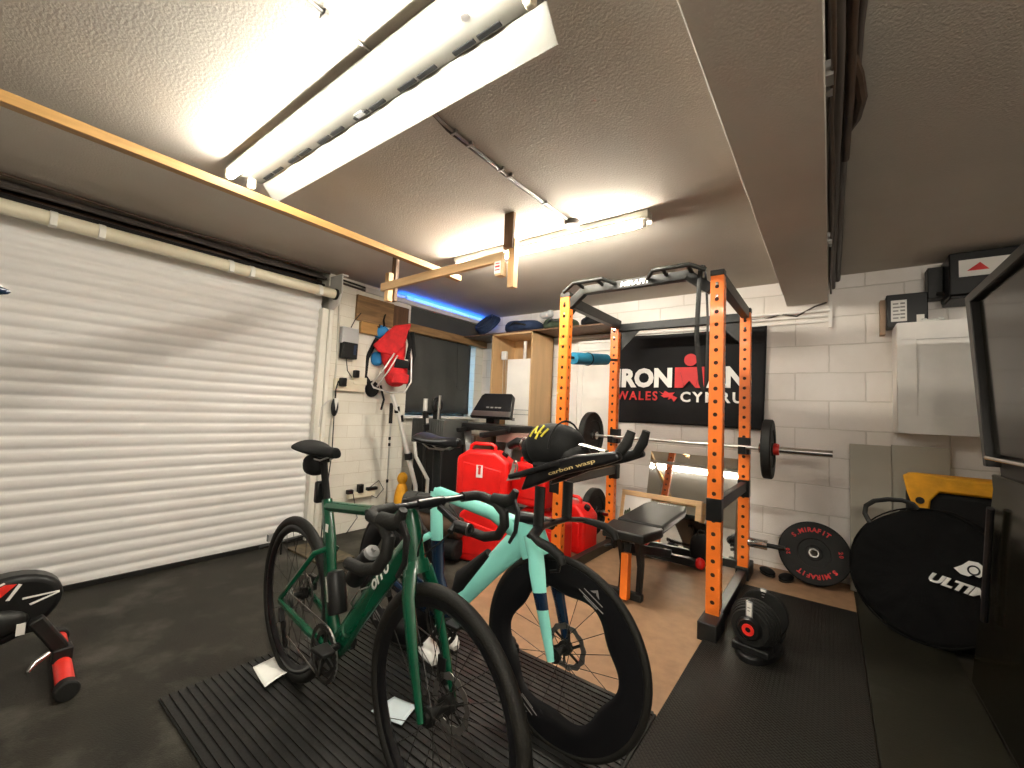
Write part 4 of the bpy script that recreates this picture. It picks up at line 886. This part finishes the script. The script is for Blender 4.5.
# ------------------------------------------------------------------ bicycles
def wheel(parent, s, tyreR, tr, rim_in, wavy=0, front=True, rotor=-1, deep=.012, spokes=24, logo=False, rimm='carbon'):
    w = bpy.data.objects.new('wheel', None); C.objects.link(w); w.parent = parent; w.location = (s, 0, .34)
    MB().ring((0, 0, 0), (0, 1, 0), tyreR - tr, tr, 72, 14).build('tyre', 'tyre', w)
    ro = tyreR - tr * 1.6; n = 96; rm_ = MB(); vs = []
    for j in range(n):
        a = 2 * pi * j / n; ri = rim_in + (wavy * .5 * cos(a * 6 + .6) if wavy else 0)
        for r, y in ((ro, deep * .85), ((ro + ri) / 2, deep * 1.1), (ri + .012, deep * .75), (ri, 0), (ri + .012, -deep * .75), ((ro + ri) / 2, -deep * 1.1), (ro, -deep * .85)):
            vs.append((r * cos(a), y, r * sin(a)))
    rm_.add(vs, [(j * 7 + i, j * 7 + (i + 1) % 7, ((j + 1) % n) * 7 + (i + 1) % 7, ((j + 1) % n) * 7 + i) for j in range(n) for i in range(7)], True)
    rm_.build('rim', rimm, w)
    MB().tube((0, -.05, 0), (0, .05, 0), .014).tube((0, -.04, 0), (0, -.028, 0), .026).tube((0, .028, 0), (0, .04, 0), .026).build('hub', 'black', w)
    for k in range(spokes):
        a = 2 * pi * k / spokes; sd = 1 if k % 2 else -1; b_ = a + sd * .0 + (.9 if (k // 2) % 2 else -.9)
        ri = rim_in + (wavy * .5 * cos(a * 6 + .6) if wavy else 0)
        MB().tube((.025 * cos(b_), sd * .032, .025 * sin(b_)), (ri * 1.02 * cos(a), 0, ri * 1.02 * sin(a)), .0012, n=5).build('spoke', 'dark_grey', w)
    rt_ = MB()
    n = 48; vs = []
    for j in range(n):
        a = 2 * pi * j / n
        for r in (.080 + .003 * sin(a * 12), .060 + .002 * sin(a * 12 + 1)):
            for yy in (.045, .047): vs.append((r * cos(a), yy, r * sin(a)))
    rt_.add(vs, [(j * 4 + a_, j * 4 + b_, ((j + 1) % n) * 4 + b_, ((j + 1) % n) * 4 + a_) for j in range(n) for a_, b_ in ((0, 1), (1, 3), (3, 2), (2, 0))])
    rt_.build('brake_rotor', 'dull_steel', w, sharp=20)
    sp_ = MB()
    for k in range(6):
        a = k * pi / 3; sp_.bar((.02 * cos(a), .046, .02 * sin(a)), (.064 * cos(a + .4), .046, .064 * sin(a + .4)), .002, .010, up=(0, 0, 1) if abs(cos(a)) > .5 else (1, 0, 0))
    sp_.tube((0, .04, 0), (0, .05, 0), .026); sp_.build('rotor_carrier', 'black', w)
    if logo:
        for a0 in (1.05, 4.20):
            lg2 = MB()
            rm0 = (ro + rim_in) / 2
            for da, dr_, L_ in ((0, .008, .05), (.0, -.006, .07), (.0, -.016, .04)):
                lg2.bar(((rm0 + dr_) * cos(a0 - L_ * 3), -deep * 1.12, (rm0 + dr_) * sin(a0 - L_ * 3)), ((rm0 + dr_) * cos(a0 + L_ * 3), -deep * 1.12, (rm0 + dr_) * sin(a0 + L_ * 3)), .001, .003, up=(cos(a0), 0, sin(a0)))
            e_r = V((cos(a0), 0, sin(a0))); e_t = V((sin(a0), 0, -cos(a0)))
            lg2.prism([(-.02, .0), (0, .022), (.02, .0), (.006, .004), (0, .010), (-.006, .004)], e_r * (rm0 + .016) + V((0, -deep * 1.12, 0)), e_t, e_r, .001)
            lg2.build('rim_emblem', 'print_dim', w)
    return w
def P2(s, z, y=0): return (s, y, z)

def saddle(parent, s0, s1, z, m='black_matte'):
    n = 14; vs = []; L_ = s1 - s0
    sec = []
    for i in range(n + 1):
        u = i / n; x = s0 + L_ * u
        wd = .072 * (1 - u) ** .8 * (1 if u > .0 else .9) + .021 if u < .45 else .021 + .072 * (.55 ** .8) * max(0, (1 - (u - .45) / .4)) ** 1.6
        if i == 0: wd *= .75
        zc_ = z + .014 * (1 - u) ** 2 - .006 * sin(pi * u); sec.append((x, wd, zc_))
    for x, wd, zc_ in sec:
        for j in range(12):
            a = 2 * pi * j / 12; c = cos(a); q = sin(a)
            vs.append((x, wd * c, zc_ + (.018 * q if q > 0 else .028 * q) - .012 * c * c))
    mb = MB().add(vs, [(i * 12 + j, (i + 1) * 12 + j, (i + 1) * 12 + (j + 1) % 12, i * 12 + (j + 1) % 12) for i in range(n) for j in range(12)], True)
    mb.add(vs[:12], [tuple(range(11, -1, -1))]); mb.add(vs[-12:], [tuple(range(12))])
    sd = mb.build('saddle', m, parent, subsurf=1)
    rl = MB()
    for yy in (-.022, .022): rl.sweep([(s0 + .03, yy, z - .025), (s0 + .08, yy, z - .045), (s0 + .18, yy, z - .045), (s1 - .03, yy * .5, z - .02)], .0035, n=8)
    rl.build('rail', 'silver', sd)
    return sd

def crank(parent, s, z, rot, ringm='dark_grey'):
    cs = bpy.data.objects.new('crankset', None); C.objects.link(cs); cs.parent = parent; cs.location = (s, 0, z)
    for R_, yy in ((.100, -.052), (.076, -.045)):
        n = 96; vs = []
        for j in range(n):
            a = 2 * pi * j / n; ro = R_ + (.0025 if (j % 3) else -.001)
            for r in (ro, R_ - .014):
                for y_ in (yy - .0015, yy + .0015): vs.append((r * cos(a), y_, r * sin(a)))
        MB().add(vs, [(j * 4 + a_, j * 4 + b_, ((j + 1) % n) * 4 + b_, ((j + 1) % n) * 4 + a_) for j in range(n) for a_, b_ in ((0, 1), (1, 3), (3, 2), (2, 0))]).build('chainring', ringm, cs, sharp=20)
    sp = MB()
    for k in range(4):
        a = rot + pi / 4 + k * pi / 2; sp.bar((0, -.052, 0), (.088 * cos(a), -.052, .088 * sin(a)), .018, .006, up=(0, 1, 0))
    sp.tube((0, -.06, 0), (0, .06, 0), .02, n=20); sp.build('spider', 'black', cs)
    for yy, a in ((-.072, rot), (.072, rot + pi)):
        e = (.172 * cos(a), yy, .172 * sin(a))
        MB().sweep([(0, yy, 0), (e[0] * .5, yy, e[2] * .5), e], [(.017, .009), (.014, .008), (.012, .008)], up=(0, 1, 0), n=10).build('crank_arm', 'carbon', cs)
        o_ = -1 if yy < 0 else 1
        MB().tube((e[0], yy, e[2]), (e[0], yy + o_ * .06, e[2]), .006).prism([(-.04, -.028), (.035, -.022), (.035, .022), (-.04, .028)], (e[0], yy + o_ * .048, e[2]), (1, 0, 0), (0, o_, 0), .014).build('pedal', 'black_plastic', cs, bevel=.003)
    return cs

def drivetrain(parent, bs, bz, rs):
    rz_ = .34
    mb = MB()
    for i, r in enumerate((.052, .046, .040, .034, .029, .024)): mb.tube((rs, -.024 - i * .005, rz_), (rs, -.0265 - i * .005, rz_), r, n=28)
    mb.build('cassette', 'dull_steel', parent)
    ch_ = MB(); y = -.048
    ch_.sweep([(bs, y, bz + .1), (rs, y + .004, rz_ + .042)], [(.002, .004)] * 2, n=6)
    ch_.sweep([(bs, y, bz - .1), (rs + .07, y, .21)], [(.002, .004)] * 2, n=6)
    n = 18; ch_.sweep([(bs + .1 * cos(a), y, bz + .1 * sin(a)) for a in [-pi / 2 + k * pi / n for k in range(n + 1)]], [(.002, .004)] * (n + 1), up=(0, 1, 0), n=6)
    ch_.build('chain', 'dull_steel', parent)
    dl = MB().bar((rs + .005, -.055, .31), (rs + .03, -.06, .26), .02, .03).bar((rs + .03, -.055, .26), (rs + .06, -.052, .18), .006, .03).tube((rs + .035, -.058, .25), (rs + .035, -.05, .25), .022).tube((rs + .062, -.056, .185), (rs + .062, -.048, .185), .022)
    dl.build('derailleur', 'black_plastic', parent, bevel=.002)

# ---- green bicycle
gb = thing('bicycle', 'dark green drop-bar bicycle nearest the camera', 'bicycle', (-.89, .90, .0155), rz=-.08)
gb.location.z = .016 - .014
G = gb; RS = -1.0; BBs, BBz = -.60, .275
fr_ = MB()
fr_.sweep([P2(-.765, .80), P2(-.72, .66), P2(-.69, .52), P2(-.655, .38), P2(BBs, BBz)], [(.018, .030), (.019, .040), (.020, .042), (.022, .034), (.028, .032)], up=(1, 0, 0), n=16)
fr_.sweep([P2(-.755, .775), P2(-.45, .815), P2(-.19, .845)], [(.018, .021), (.020, .019), (.024, .026)], n=14)
fr_.sweep([P2(-.175, .76), P2(-.38, .535), P2(BBs, BBz)], [(.022, .034), (.024, .042), (.030, .040)], n=16)
fr_.sweep([P2(-.195, .875), P2(-.17, .80), P2(-.135, .69)], [(.027, .030), (.026, .034), (.030, .034)], up=(1, 0, 0), n=16)
fr_.tube((BBs, -.042, BBz), (BBs, .042, BBz), .026, n=20)
for s_ in (-1, 1):
    fr_.sweep([P2(BBs - .02, BBz, s_ * .03), P2(-.75, .30, s_ * .048), P2(RS, .34, s_ * .064)], [(.010, .020), (.010, .020), (.008, .013)], n=10)
    fr_.sweep([P2(-.705, .62, s_ * .012), P2(-.74, .60, s_ * .045), P2(RS, .345, s_ * .062)], [(.009, .011), (.009, .011), (.007, .010)], n=10)
fr_.build('frame', 'green', G)
fk = MB(); fk.sweep([P2(-.14, .72), P2(-.125, .685)], [(.032, .036), (.05, .034)], up=(1, 0, 0), n=16)
for s_ in (-1, 1):
    fk.sweep([P2(-.13, .70, s_ * .028), P2(-.105, .63, s_ * .048), P2(-.06, .50, s_ * .056), P2(0, .335, s_ * .060)], [(.016, .030), (.013, .027), (.011, .021), (.009, .012)], up=(1, 0, 0), n=12)
fk.build('fork', 'green', G)
wheel(G, 0, .34, .020, .270, rotor=1); wheel(G, RS, .34, .020, .270)
crank(G, BBs, BBz, radians(32)); drivetrain(G, BBs, BBz, RS)
spst = MB().sweep([P2(-.765, .80), P2(-.80, .895), P2(-.82, .955)], [(.013, .018)] * 3, up=(1, 0, 0), n=12).box((-.825, 0, .955), (.04, .04, .02)).build('seatpost', 'black_matte', G)
saddle(G, -.985, -.70, 1.0)
MB().ball((-.90, 0, .925), (.065, .042, .045), n=16, m=10, power=.8).build('saddle_bag', 'black_matte', G)
MB().bx(-.845, -.815, -.022, .022, .775, .865).build('rear_light', 'black_plastic', G, bevel=.008)
MB().box((-.705, -.021, .70), (.02, .002, .03)).build('sticker', 'print_white', G)
# cockpit
st_ = MB().sweep([P2(-.195, .885), P2(-.15, .90), P2(-.09, .905)], [(.019, .020), (.017, .018), (.020, .020)], n=14).build('stem', 'black', G)
for k_ in range(3): MB().tube((-.193 - k_ * .003, 0, .875 + k_ * .0), (-.197, 0, .90), .024).build('headset_spacer', 'black', G) if k_ == 0 else None
hb = MB()
hb.sweep([(-.09, -.05, .905), (-.09, .05, .905)], .0158, n=14)
hbar = hb.sweep([(-.09, -.21, .905), (-.09, -.12, .907), (-.09, 0, .907), (-.09, .12, .907), (-.09, .21, .905)], [(.014, .010)] * 5, n=12).build('handlebar', 'carbon', G)
for s_ in (-1, 1):
    y = s_ * .21
    tp = MB().sweep([(-.09, s_ * .13, .907), (-.088, s_ * .19, .906), (-.07, y, .902), (-.01, y, .893), (.025, y + s_ * .003, .865), (.025, y + s_ * .008, .825), (-.005, y + s_ * .012, .785), (-.07, y + s_ * .015, .765), (-.14, y + s_ * .018, .765)], [.0165] * 9, n=12).build('bar_tape', 'black_rubber', hbar)
    MB().sweep([(-.02, y, .903), (.03, y, .905), (.06, y, .915), (.075, y, .945)], [(.018, .020), (.017, .021), (.016, .018), (.011, .011)], n=12).build('brake_hood', 'black_rubber', hbar)
    MB().sweep([(.065, y, .92), (.09, y - s_ * .004, .88), (.085, y - s_ * .006, .82), (.06, y - s_ * .004, .78)], [(.008, .012), (.007, .010), (.006, .008), (.005, .006)], n=8).build('brake_lever', 'black_plastic', hbar)
MB().sweep([(-.08, .03, .89), (.0, .03, .86), (.01, 0, .84)], .010, n=8).tube((.0, .03, .85), (.06, .03, .85), .018, n=16).build('front_light', 'black_plastic', G)
MB().lathe([(.010, 0), (.017, 0), (.017, .004), (.010, .004)], (.058, .03, .85), (1, 0, 0), 20, closed=True).build('lens_ring', 'silver', G)
cb_ = MB()
for s_ in (-1, 1): cb_.sweep([(-.07, s_ * .06, .895), (-.02, s_ * .07, .85), (-.08, s_ * .04, .78), (-.12, s_ * .012, .74)], .0028, n=6)
cb_.build('brake_hose', 'black_rubber', G)
# bottles and logo
for (a, b_, m_, nm) in (((-.34, .0, .65), (-.46, .0, .51), 'black_plastic', 'bottle'),):
    d_ = (V(b_) - V(a)).normalized()
    bt = MB().lathe([(0, 0), (.033, 0), (.036, .01), (.036, .11), (.030, .125), (.034, .14), (.030, .155), (0, .158)], V(b_) + V((-.045, 0, .045)), -d_, 24).build('bottle', m_, G)
    MB().lathe([(0, .158), (.028, .158), (.024, .172), (.010, .178), (.010, .19), (0, .19)], V(b_) + V((-.045, 0, .045)), -d_, 20).build('bottle_cap', 'grey', bt)
MB().lathe([(0, 0), (.034, 0), (.036, .01), (.036, .13), (.028, .15), (0, .155)], (-.61, 0, .40), (-.28, 0, 1), 24).build('bottle', 'black_plastic', G)
for k_ in (0, 1):
  cg = MB()
  if k_: cg.sweep([P2(-.46, .46, -.012), P2(-.45, .50, -.038), P2(-.40, .56, -.038), P2(-.36, .58, 0), P2(-.40, .56, .038), P2(-.45, .50, .038), P2(-.46, .46, .012)], .003, n=6)
  else: cg.sweep([P2(-.64, .42, -.012), P2(-.62, .45, -.038), P2(-.65, .53, -.038), P2(-.68, .52, 0), P2(-.65, .53, .038), P2(-.62, .45, .038), P2(-.64, .42, .012)], .003, n=6)
  cg.build('bottle_cage', 'silver', G)
dv = (V(P2(-.175, .76)) - V(P2(-.40, .515))).normalized(); up_ = V((-dv.z, 0, dv.x))
text(MB(), 'orro', .06, V((-.33, -.0265, .575)), dv, up_, bold=.001, fit=.13, h=.030, shear=.2).build('lettering', 'print_white', G)
MB().bx(RS - .01, RS + .05, .055, .075, .36, .42).build('brake_caliper', 'black_plastic', G, bevel=.004)
MB().bx(-.07, -.03, .045, .07, .37, .45).build('brake_caliper', 'black_plastic', G, bevel=.004)

# ---- mint time-trial bicycle
mb_ = thing('bicycle', 'mint green time-trial bicycle with aero bars behind the dark green one', 'bicycle', (-.78, 1.39, .002), rz=-.04)
T = mb_; RS = -.98; BBs, BBz = -.58, .27
fr_ = MB()
fr_.sweep([P2(-.715, .80), P2(-.35, .765), P2(-.20, .725)], [(.018, .028), (.019, .030), (.026, .050)], n=16)
fr_.sweep([P2(-.19, .70), P2(-.34, .55), P2(-.54, .34)], [(.022, .056), (.020, .045), (.026, .040)], n=18)
fr_.sweep([P2(-.205, .775), P2(-.17, .70), P2(-.14, .64)], [(.024, .05), (.024, .055), (.028, .045)], up=(1, 0, 0), n=16)
fr_.sweep([P2(-.72, .80), P2(-.70, .66), P2(-.69, .56)], [(.017, .032), (.017, .042), (.017, .040)], up=(1, 0, 0), n=14)
for s_ in (-1, 1): fr_.sweep([P2(-.72, .60, s_ * .015), P2(-.78, .56, s_ * .045), P2(RS, .345, s_ * .062)], [(.008, .016)] * 3, n=10)
fr_.build('frame', 'mint', T)
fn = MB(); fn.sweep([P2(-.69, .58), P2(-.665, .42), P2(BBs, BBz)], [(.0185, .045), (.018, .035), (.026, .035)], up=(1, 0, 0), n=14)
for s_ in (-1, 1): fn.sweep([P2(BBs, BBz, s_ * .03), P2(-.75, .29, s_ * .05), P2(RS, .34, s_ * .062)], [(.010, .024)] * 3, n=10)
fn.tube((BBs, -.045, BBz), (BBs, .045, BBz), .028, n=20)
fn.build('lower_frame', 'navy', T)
fk = MB()
fk.sweep([P2(-.135, .73), P2(-.10, .655)], [(.034, .05), (.052, .046)], up=(1, 0, 0), n=16)
bands = []
K = [(-.105, .685, .030, .034), (-.080, .62, .050, .036), (-.060, .545, .055, .030), (-.044, .49, .056, .026), (-.024, .42, .056, .023), (.0, .33, .056, .014)]
for s_ in (-1, 1):
    seg = lambda i0, i1, g=0: ([P2(a, b_, s_ * c) for a, b_, c, d_ in K[i0:i1]], [(.011 + g, d_ + g) for a, b_, c, d_ in K[i0:i1]])
    p_, r_ = seg(0, 3); fk.sweep(p_, r_, up=(1, 0, 0), n=12)
    p_, r_ = seg(3, 6)
    if s_ < 0: fk.sweep(p_, r_, up=(1, 0, 0), n=12)
    else: blade = MB().sweep(p_, r_, up=(1, 0, 0), n=12)
    p_, r_ = seg(2, 4, .0006); bands.append(MB().sweep(p_, r_, up=(1, 0, 0), n=12))
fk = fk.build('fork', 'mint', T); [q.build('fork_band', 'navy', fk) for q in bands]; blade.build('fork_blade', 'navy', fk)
wheel(T, 0, .34, .0145, .216, wavy=.026, deep=.015, spokes=20, logo=True); wheel(T, RS, .34, .0145, .216, wavy=.026, deep=.015, spokes=20, logo=True)
crank(T, BBs, BBz, radians(20)); drivetrain(T, BBs, BBz, RS)
MB().sweep([P2(-.715, .79), P2(-.72, .90), P2(-.725, 1.0)], [(.012, .030), (.012, .028), (.012, .026)], up=(1, 0, 0), n=12).build('seatpost', 'black_matte', T)
saddle(T, -.84, -.57, 1.045, 'carbon')
bx_ = MB().prism([(-.40, .47), (-.47, .30), (-.28, .40), (-.18, .55), (-.20, .60)], (0, 0, 0), (1, 0, 0), (0, 0, 1), .03)
MB().sweep([P2(-.56, .315), P2(-.50, .44), P2(-.36, .60)], [(.018, .03), (.026, .06), (.018, .02)], n=14).build('frame_bottle', 'black_plastic', T)
# base bar
sm_ = MB().sweep([P2(-.205, .775), P2(-.13, .785), P2(-.05, .78)], [(.026, .028), (.024, .022), (.022, .020)], n=14).build('stem', 'carbon', T)
bbm = MB().sweep([(-.02, -.17, .775), (-.05, -.09, .785), (-.055, 0, .785), (-.05, .09, .785), (-.02, .17, .775)], [(.022, .009)] * 5, n=12).build('base_bar', 'carbon', T)
for s_ in (-1, 1):
    MB().sweep([(-.03, s_ * .16, .777), (.02, s_ * .185, .77), (.07, s_ * .19, .762), (.105, s_ * .19, .745), (.115, s_ * .19, .722)], [(.014, .010), (.016, .014), (.016, .016), (.016, .016), (.013, .013)], n=12).build('grip', 'black_rubber', bbm)
    MB().sweep([(.105, s_ * .19, .745), (.10, s_ * .19, .70), (.07, s_ * .19, .69)], [(.006, .008), (.006, .007), (.004, .005)], n=8).build('brake_lever', 'black_plastic', bbm)
ab = bpy.data.objects.new('aero_bar', None); C.objects.link(ab); ab.parent = T
for s_ in (-1, 1):
    y = s_ * .095
    MB().sweep([(-.05, y, .785), (-.048, y, .93)], [(.011, .022)] * 2, up=(1, 0, 0), n=10).build('riser', 'black', ab)
    ex = MB().prism([(-.13, .905), (-.08, .925), (.05, .985), (.20, 1.035), (.26, 1.06), (.25, 1.085), (.10, 1.06), (-.02, 1.02), (-.10, .975)], (0, y, 0), (1, 0, 0), (0, 0, 1), .035).build('extension', 'carbon', ab, bevel=.010, seg=3)
    MB().sweep([(.18, y, 1.045), (.235, y * .8, 1.07), (.262, y * .7, 1.11), (.275, y * .65, 1.15)], [(.013, .013), (.015, .016), (.015, .018), (.012, .014)], n=12).build('hand_grip', 'black_rubber', ab)
    MB().prism([(-.14, -.05), (.06, -.055), (.08, 0), (.06, .055), (-.14, .05)], (-.03, y, 1.0), (1, 0, .35), (0, 1, 0), .018).build('arm_pad', 'black_matte', ab, bevel=.006)
    if s_ < 0:
        e_ = MB(); text(e_, 'carbon wasp', .03, (.0, y - .019, .975), (1, 0, .36), (-.36, 0, 1), bold=.0003, fit=.19, h=.017).build('lettering', 'print_gold', ex)
MB().box((.02, -.0, 1.07), (.16, .05, .008), (0, -.1, 0)).build('bridge', 'black', ab)
MB().sweep([(.07, -.02, 1.09), (.17, -.02, 1.075)], [(.02, .004)] * 2, n=8).build('cap_strip', 'silver', ab)
# helmet resting on the aero bars
hm = thing('helmet', 'black aero helmet with yellow marks resting on the aero bars', 'helmet', (-.84, 1.40, 1.02), rz=-.15)
o = MB().ball((0, 0, .05), (.125, .09, .092), n=32, m=20, power=.92).ball((-.095, 0, .03), (.06, .065, .06), n=20, m=12).build('shell', 'black_matte', hm)
md = o.modifiers.new('d', 'DISPLACE'); md.texture = tx_; md.strength = .02; md.texture_coords = 'LOCAL'
MB().sweep([(.05 - .0 * a, .097 * cos(a), .05 + .10 * sin(a)) for a in [k * pi / 12 for k in range(13)]], .004, n=6, up=(1, 0, 0)).build('strap', 'black_matte', hm)
ym = MB()
for (a, b_) in (((-.06, .035), (-.045, .075)), ((-.045, .075), (-.03, .05)), ((-.03, .05), (-.005, .055)), ((-.02, .03), (-.01, .08)), ((.005, .04), (.02, .07))):
    f_ = lambda p: (p[0], -.092 * sqrt(max(0, 1 - (p[0] / .128) ** 2 - (p[1] / .095) ** 2)) - .004, .05 + p[1])
    ym.sweep([f_(a), f_(((a[0] + b_[0]) / 2, (a[1] + b_[1]) / 2)), f_(b_)], .004, n=6)
ym.build('yellow_mark', 'print_yellow', hm)
MB().ball((.02, 0, -.02), (.11, .085, .04), n=20, m=8).build('padding', 'black_matte', hm)
MB().ball((.10, 0, .02), (.06, .07, .05), n=16, m=8).build('visor', 'black_rubber', hm)

# ------------------------------------------------------------------ papers and shoes
def sheet(name, label, pts, m, lift, cat='paper'):
    n = 8; vs = []
    a, b_, c, d_ = [V((*p, 0)) for p in pts]
    for i in range(n + 1):
        for j in range(n + 1):
            u, v = i / n, j / n; p = a * (1 - u) * (1 - v) + b_ * (1 - u) * v + c * u * v + d_ * u * (1 - v)
            p.z = .0175 + lift * (u ** 2) * (1 - .3 * v) * sin(pi * (.25 + .5 * v)); vs.append(p)
    o = MB().add(vs, [(i * (n + 1) + j, (i + 1) * (n + 1) + j, (i + 1) * (n + 1) + j + 1, i * (n + 1) + j + 1) for i in range(n) for j in range(n)], True).build(name, m)
    md = o.modifiers.new('s', 'SOLIDIFY'); md.thickness = .0012; tag(o, label, cat)
sheet('paper_sheet', 'white paper sheet on the ribbed mat by the rear green wheel', [(-2.04, .895), (-2.05, .99), (-1.88, 1.0), (-1.84, .86)], 'paper', .02)
sheet('paper_sheet', 'pale blue-white paper sheet on the ribbed mat behind the front green wheel', [(-1.42, 1.07), (-1.42, 1.18), (-1.30, 1.20), (-1.26, 1.09)], 'paper_blue', .015)
def shoe(label, loc, rz, m, group=None):
    t = thing('cycling_shoe', label, 'shoe', loc, rz)
    n = 12; vs = []
    for i in range(n + 1):
        u = i / n; x = -.135 + .27 * u
        w_ = .034 + .014 * sin(pi * min(1, u * 1.1)) + (.004 if u > .6 else 0); w_ *= (1 if 0 < i < n else .55) * (1 if i < n - 1 else .85)
        h_ = .095 - .055 * (u ** .9) if u > .3 else .085
        if i == n: h_ *= .6
        for j in range(12):
            a = 2 * pi * j / 12; vs.append((x, w_ * cos(a), .012 + h_ / 2 + h_ / 2 * sin(a)))
    mb2 = MB().add(vs, [(i * 12 + j, (i + 1) * 12 + j, (i + 1) * 12 + (j + 1) % 12, i * 12 + (j + 1) % 12) for i in range(n) for j in range(12)], True).add(vs[:12], [tuple(range(11, -1, -1))]).add(vs[-12:], [tuple(range(12))])
    mb2.build('upper', m, t)
    MB().ball((-.075, 0, .095), (.045, .030, .012), n=14, m=6).build('opening', 'black_matte', t)
    MB().prism([(.14 * cos(a) * (1), .045 * sin(a)) for a in [k * pi / 10 for k in range(20)]], (0, 0, .008), (1, 0, 0), (0, 1, 0), .014).build('sole', 'dark_grey', t, bevel=.003)
    for x in (.0, .04): MB().bar((x, -.047, .045), (x, .047, .045), .018, .004).ball((x, -.035, .066), (.012, .010, .006), n=10, m=6).build('fastener', 'black_plastic', t)
    return t
shoe('white cycling shoe under the bicycles nearer the camera', (-1.56, 1.47, .016), radians(-25), 'white_shoe')
shoe('white cycling shoe under the bicycles nearer the wall', (-1.58, 1.60, .016), radians(-15), 'white_shoe')
shoe('black cycling shoe beside the white pair near the green crank', (-1.80, 1.56, .016), radians(-60), 'black_matte')
shoe('black cycling shoe behind the mint crank', (-1.30, 1.72, .016), radians(160), 'black_matte')

# ------------------------------------------------------------------ turbo trainer at lower left
tt = thing('turbo_trainer', 'black flywheel trainer with red and white marks and red foot tube', 'exercise trainer', (-2.70, .17, 0))
e1, e2 = (0, 1, 0), (0, 0, 1)
oval = [(.19 * cos(a), .295 + .135 * sin(a) + .03 * cos(a)) for a in [k * pi / 16 for k in range(32)]]
MB().prism(oval, (0, .0, 0), e1, e2, .12).build('flywheel_cover', 'black_plastic', tt, bevel=.025, seg=3)
rr_ = MB().prism([(-.06, .30), (-.02, .33), (.05, .405), (.02, .41), (-.06, .37), (-.12, .30)], (.062, 0, 0), e1, e2, .003).build('red_stripe', 'red_paint', tt)
ws = MB().prism([(.055, .405), (.065, .40), (.035, .345), (.025, .347)], (.062, 0, 0), e1, e2, .003).prism([(.07, .345), (.175, .345), (.175, .340), (.07, .338)], (.062, 0, 0), e1, e2, .003).prism([(.09, .315), (.175, .342), (.175, .337), (.095, .308)], (.062, 0, 0), e1, e2, .003).prism([(-.06, .375), (.02, .415), (.015, .42), (-.07, .38)], (.062, 0, 0), e1, e2, .003)
ws.build('white_stripe', 'print_white', tt)
MB().ball((.05, -.02, .255), (.05, .12, .06), n=18, m=10).build('lower_guard', 'black', tt)
MB().bar((.06, .11, .25), (.05, .20, .09), .05, .06, up=(1, 0, 0)).build('leg', 'black', tt, bevel=.008)
MB().bar((-.02, -.25, .24), (.04, .14, .22), .05, .06).build('frame_arm', 'black', tt, bevel=.008)
for q in ((.085, .09, .06, .085, .205, .25), (.085, .09, -.02, .005, .185, .23)): MB().bx(*q).build('label', 'label', tt)
ft = MB().tube((-.20, .222, .036), (.30, .19, .036), .029, n=24).build('foot_tube', 'red_paint', tt)
for x, y in ((-.22, .222), (.32, .19)): MB().tube((x - .025, y, .037), (x + .025, y, .037), .037, n=24).build('foot_cap', 'black_rubber', ft, bevel=.006)
MB().bx(.02, .09, .17, .235, .045, .10).build('clamp', 'black', ft, bevel=.006)
MB().sweep([(.09, .16, .10), (.12, .12, .09), (.14, .10, .07)], [.010, .012, .006], n=10).build('lever', 'silver', ft)
# dark dumbbell-like pole at the door edge
t = thing('garage_tool', 'black bar lying against the door foot behind the rear green wheel', 'bar', (-3.38, 1.62, .10))
MB().tube((0, -.16, 0), (.02, .18, .03), .013).build('bar', 'black', t); MB().bx(-.03, .0, -.10, -.03, .03, .08).build('block', 'grey', t); MB().tube((0, 0, 0), (0, 0, -.085), .008).build('stand', 'black', t)

t = thing('hanging_paddle', 'blue and white tip of a hanging object at the left edge before the roller door', 'paddle', (-2.40, -.065, 1.56))
MB().ball((0, 0, 0), (.02, .15, .035), n=16, m=10).build('blade', 'print_white', t)
MB().ball((.004, .02, -.012), (.02, .148, .028), n=16, m=10).build('blue_edge', 'navy', t)
MB().tube((0, -.1, .02), (0, -.1, CE - 1.56), .004, n=6).build('cord', 'cable', t)
# ------------------------------------------------------------------ daylight, camera, view
wd = bpy.data.worlds.new('world'); bpy.context.scene.world = wd; wd.use_nodes = True
wd.node_tree.nodes['Background'].inputs[0].default_value = (.22, .62, 1, 1); wd.node_tree.nodes['Background'].inputs[1].default_value = 1.1
cam = bpy.data.cameras.new('camera'); co = bpy.data.objects.new('camera', cam); C.objects.link(co)
cam.sensor_fit = 'HORIZONTAL'; cam.sensor_width = 36; cam.lens = 36 * 421.85 / 1024; cam.clip_start = .02
yaw, pit, rol = radians(-37.09787), radians(3.62333), radians(2.63853)
fwd = V((sin(yaw) * cos(pit), cos(yaw) * cos(pit), sin(pit))); r0 = V((cos(yaw), -sin(yaw), 0)); u0 = r0.cross(fwd)
r2 = r0 * cos(rol) + u0 * sin(rol); u2 = r2.cross(fwd)
co.matrix_world = Matrix(((r2.x, u2.x, -fwd.x, 0), (r2.y, u2.y, -fwd.y, 0), (r2.z, u2.z, -fwd.z, 1.2), (0, 0, 0, 1)))
sc = bpy.context.scene; sc.camera = co
sc.view_settings.view_transform = 'Standard'; sc.view_settings.look = 'None'; sc.view_settings.exposure = 2.22; sc.view_settings.gamma = 1; sc.view_settings.use_curve_mapping = False
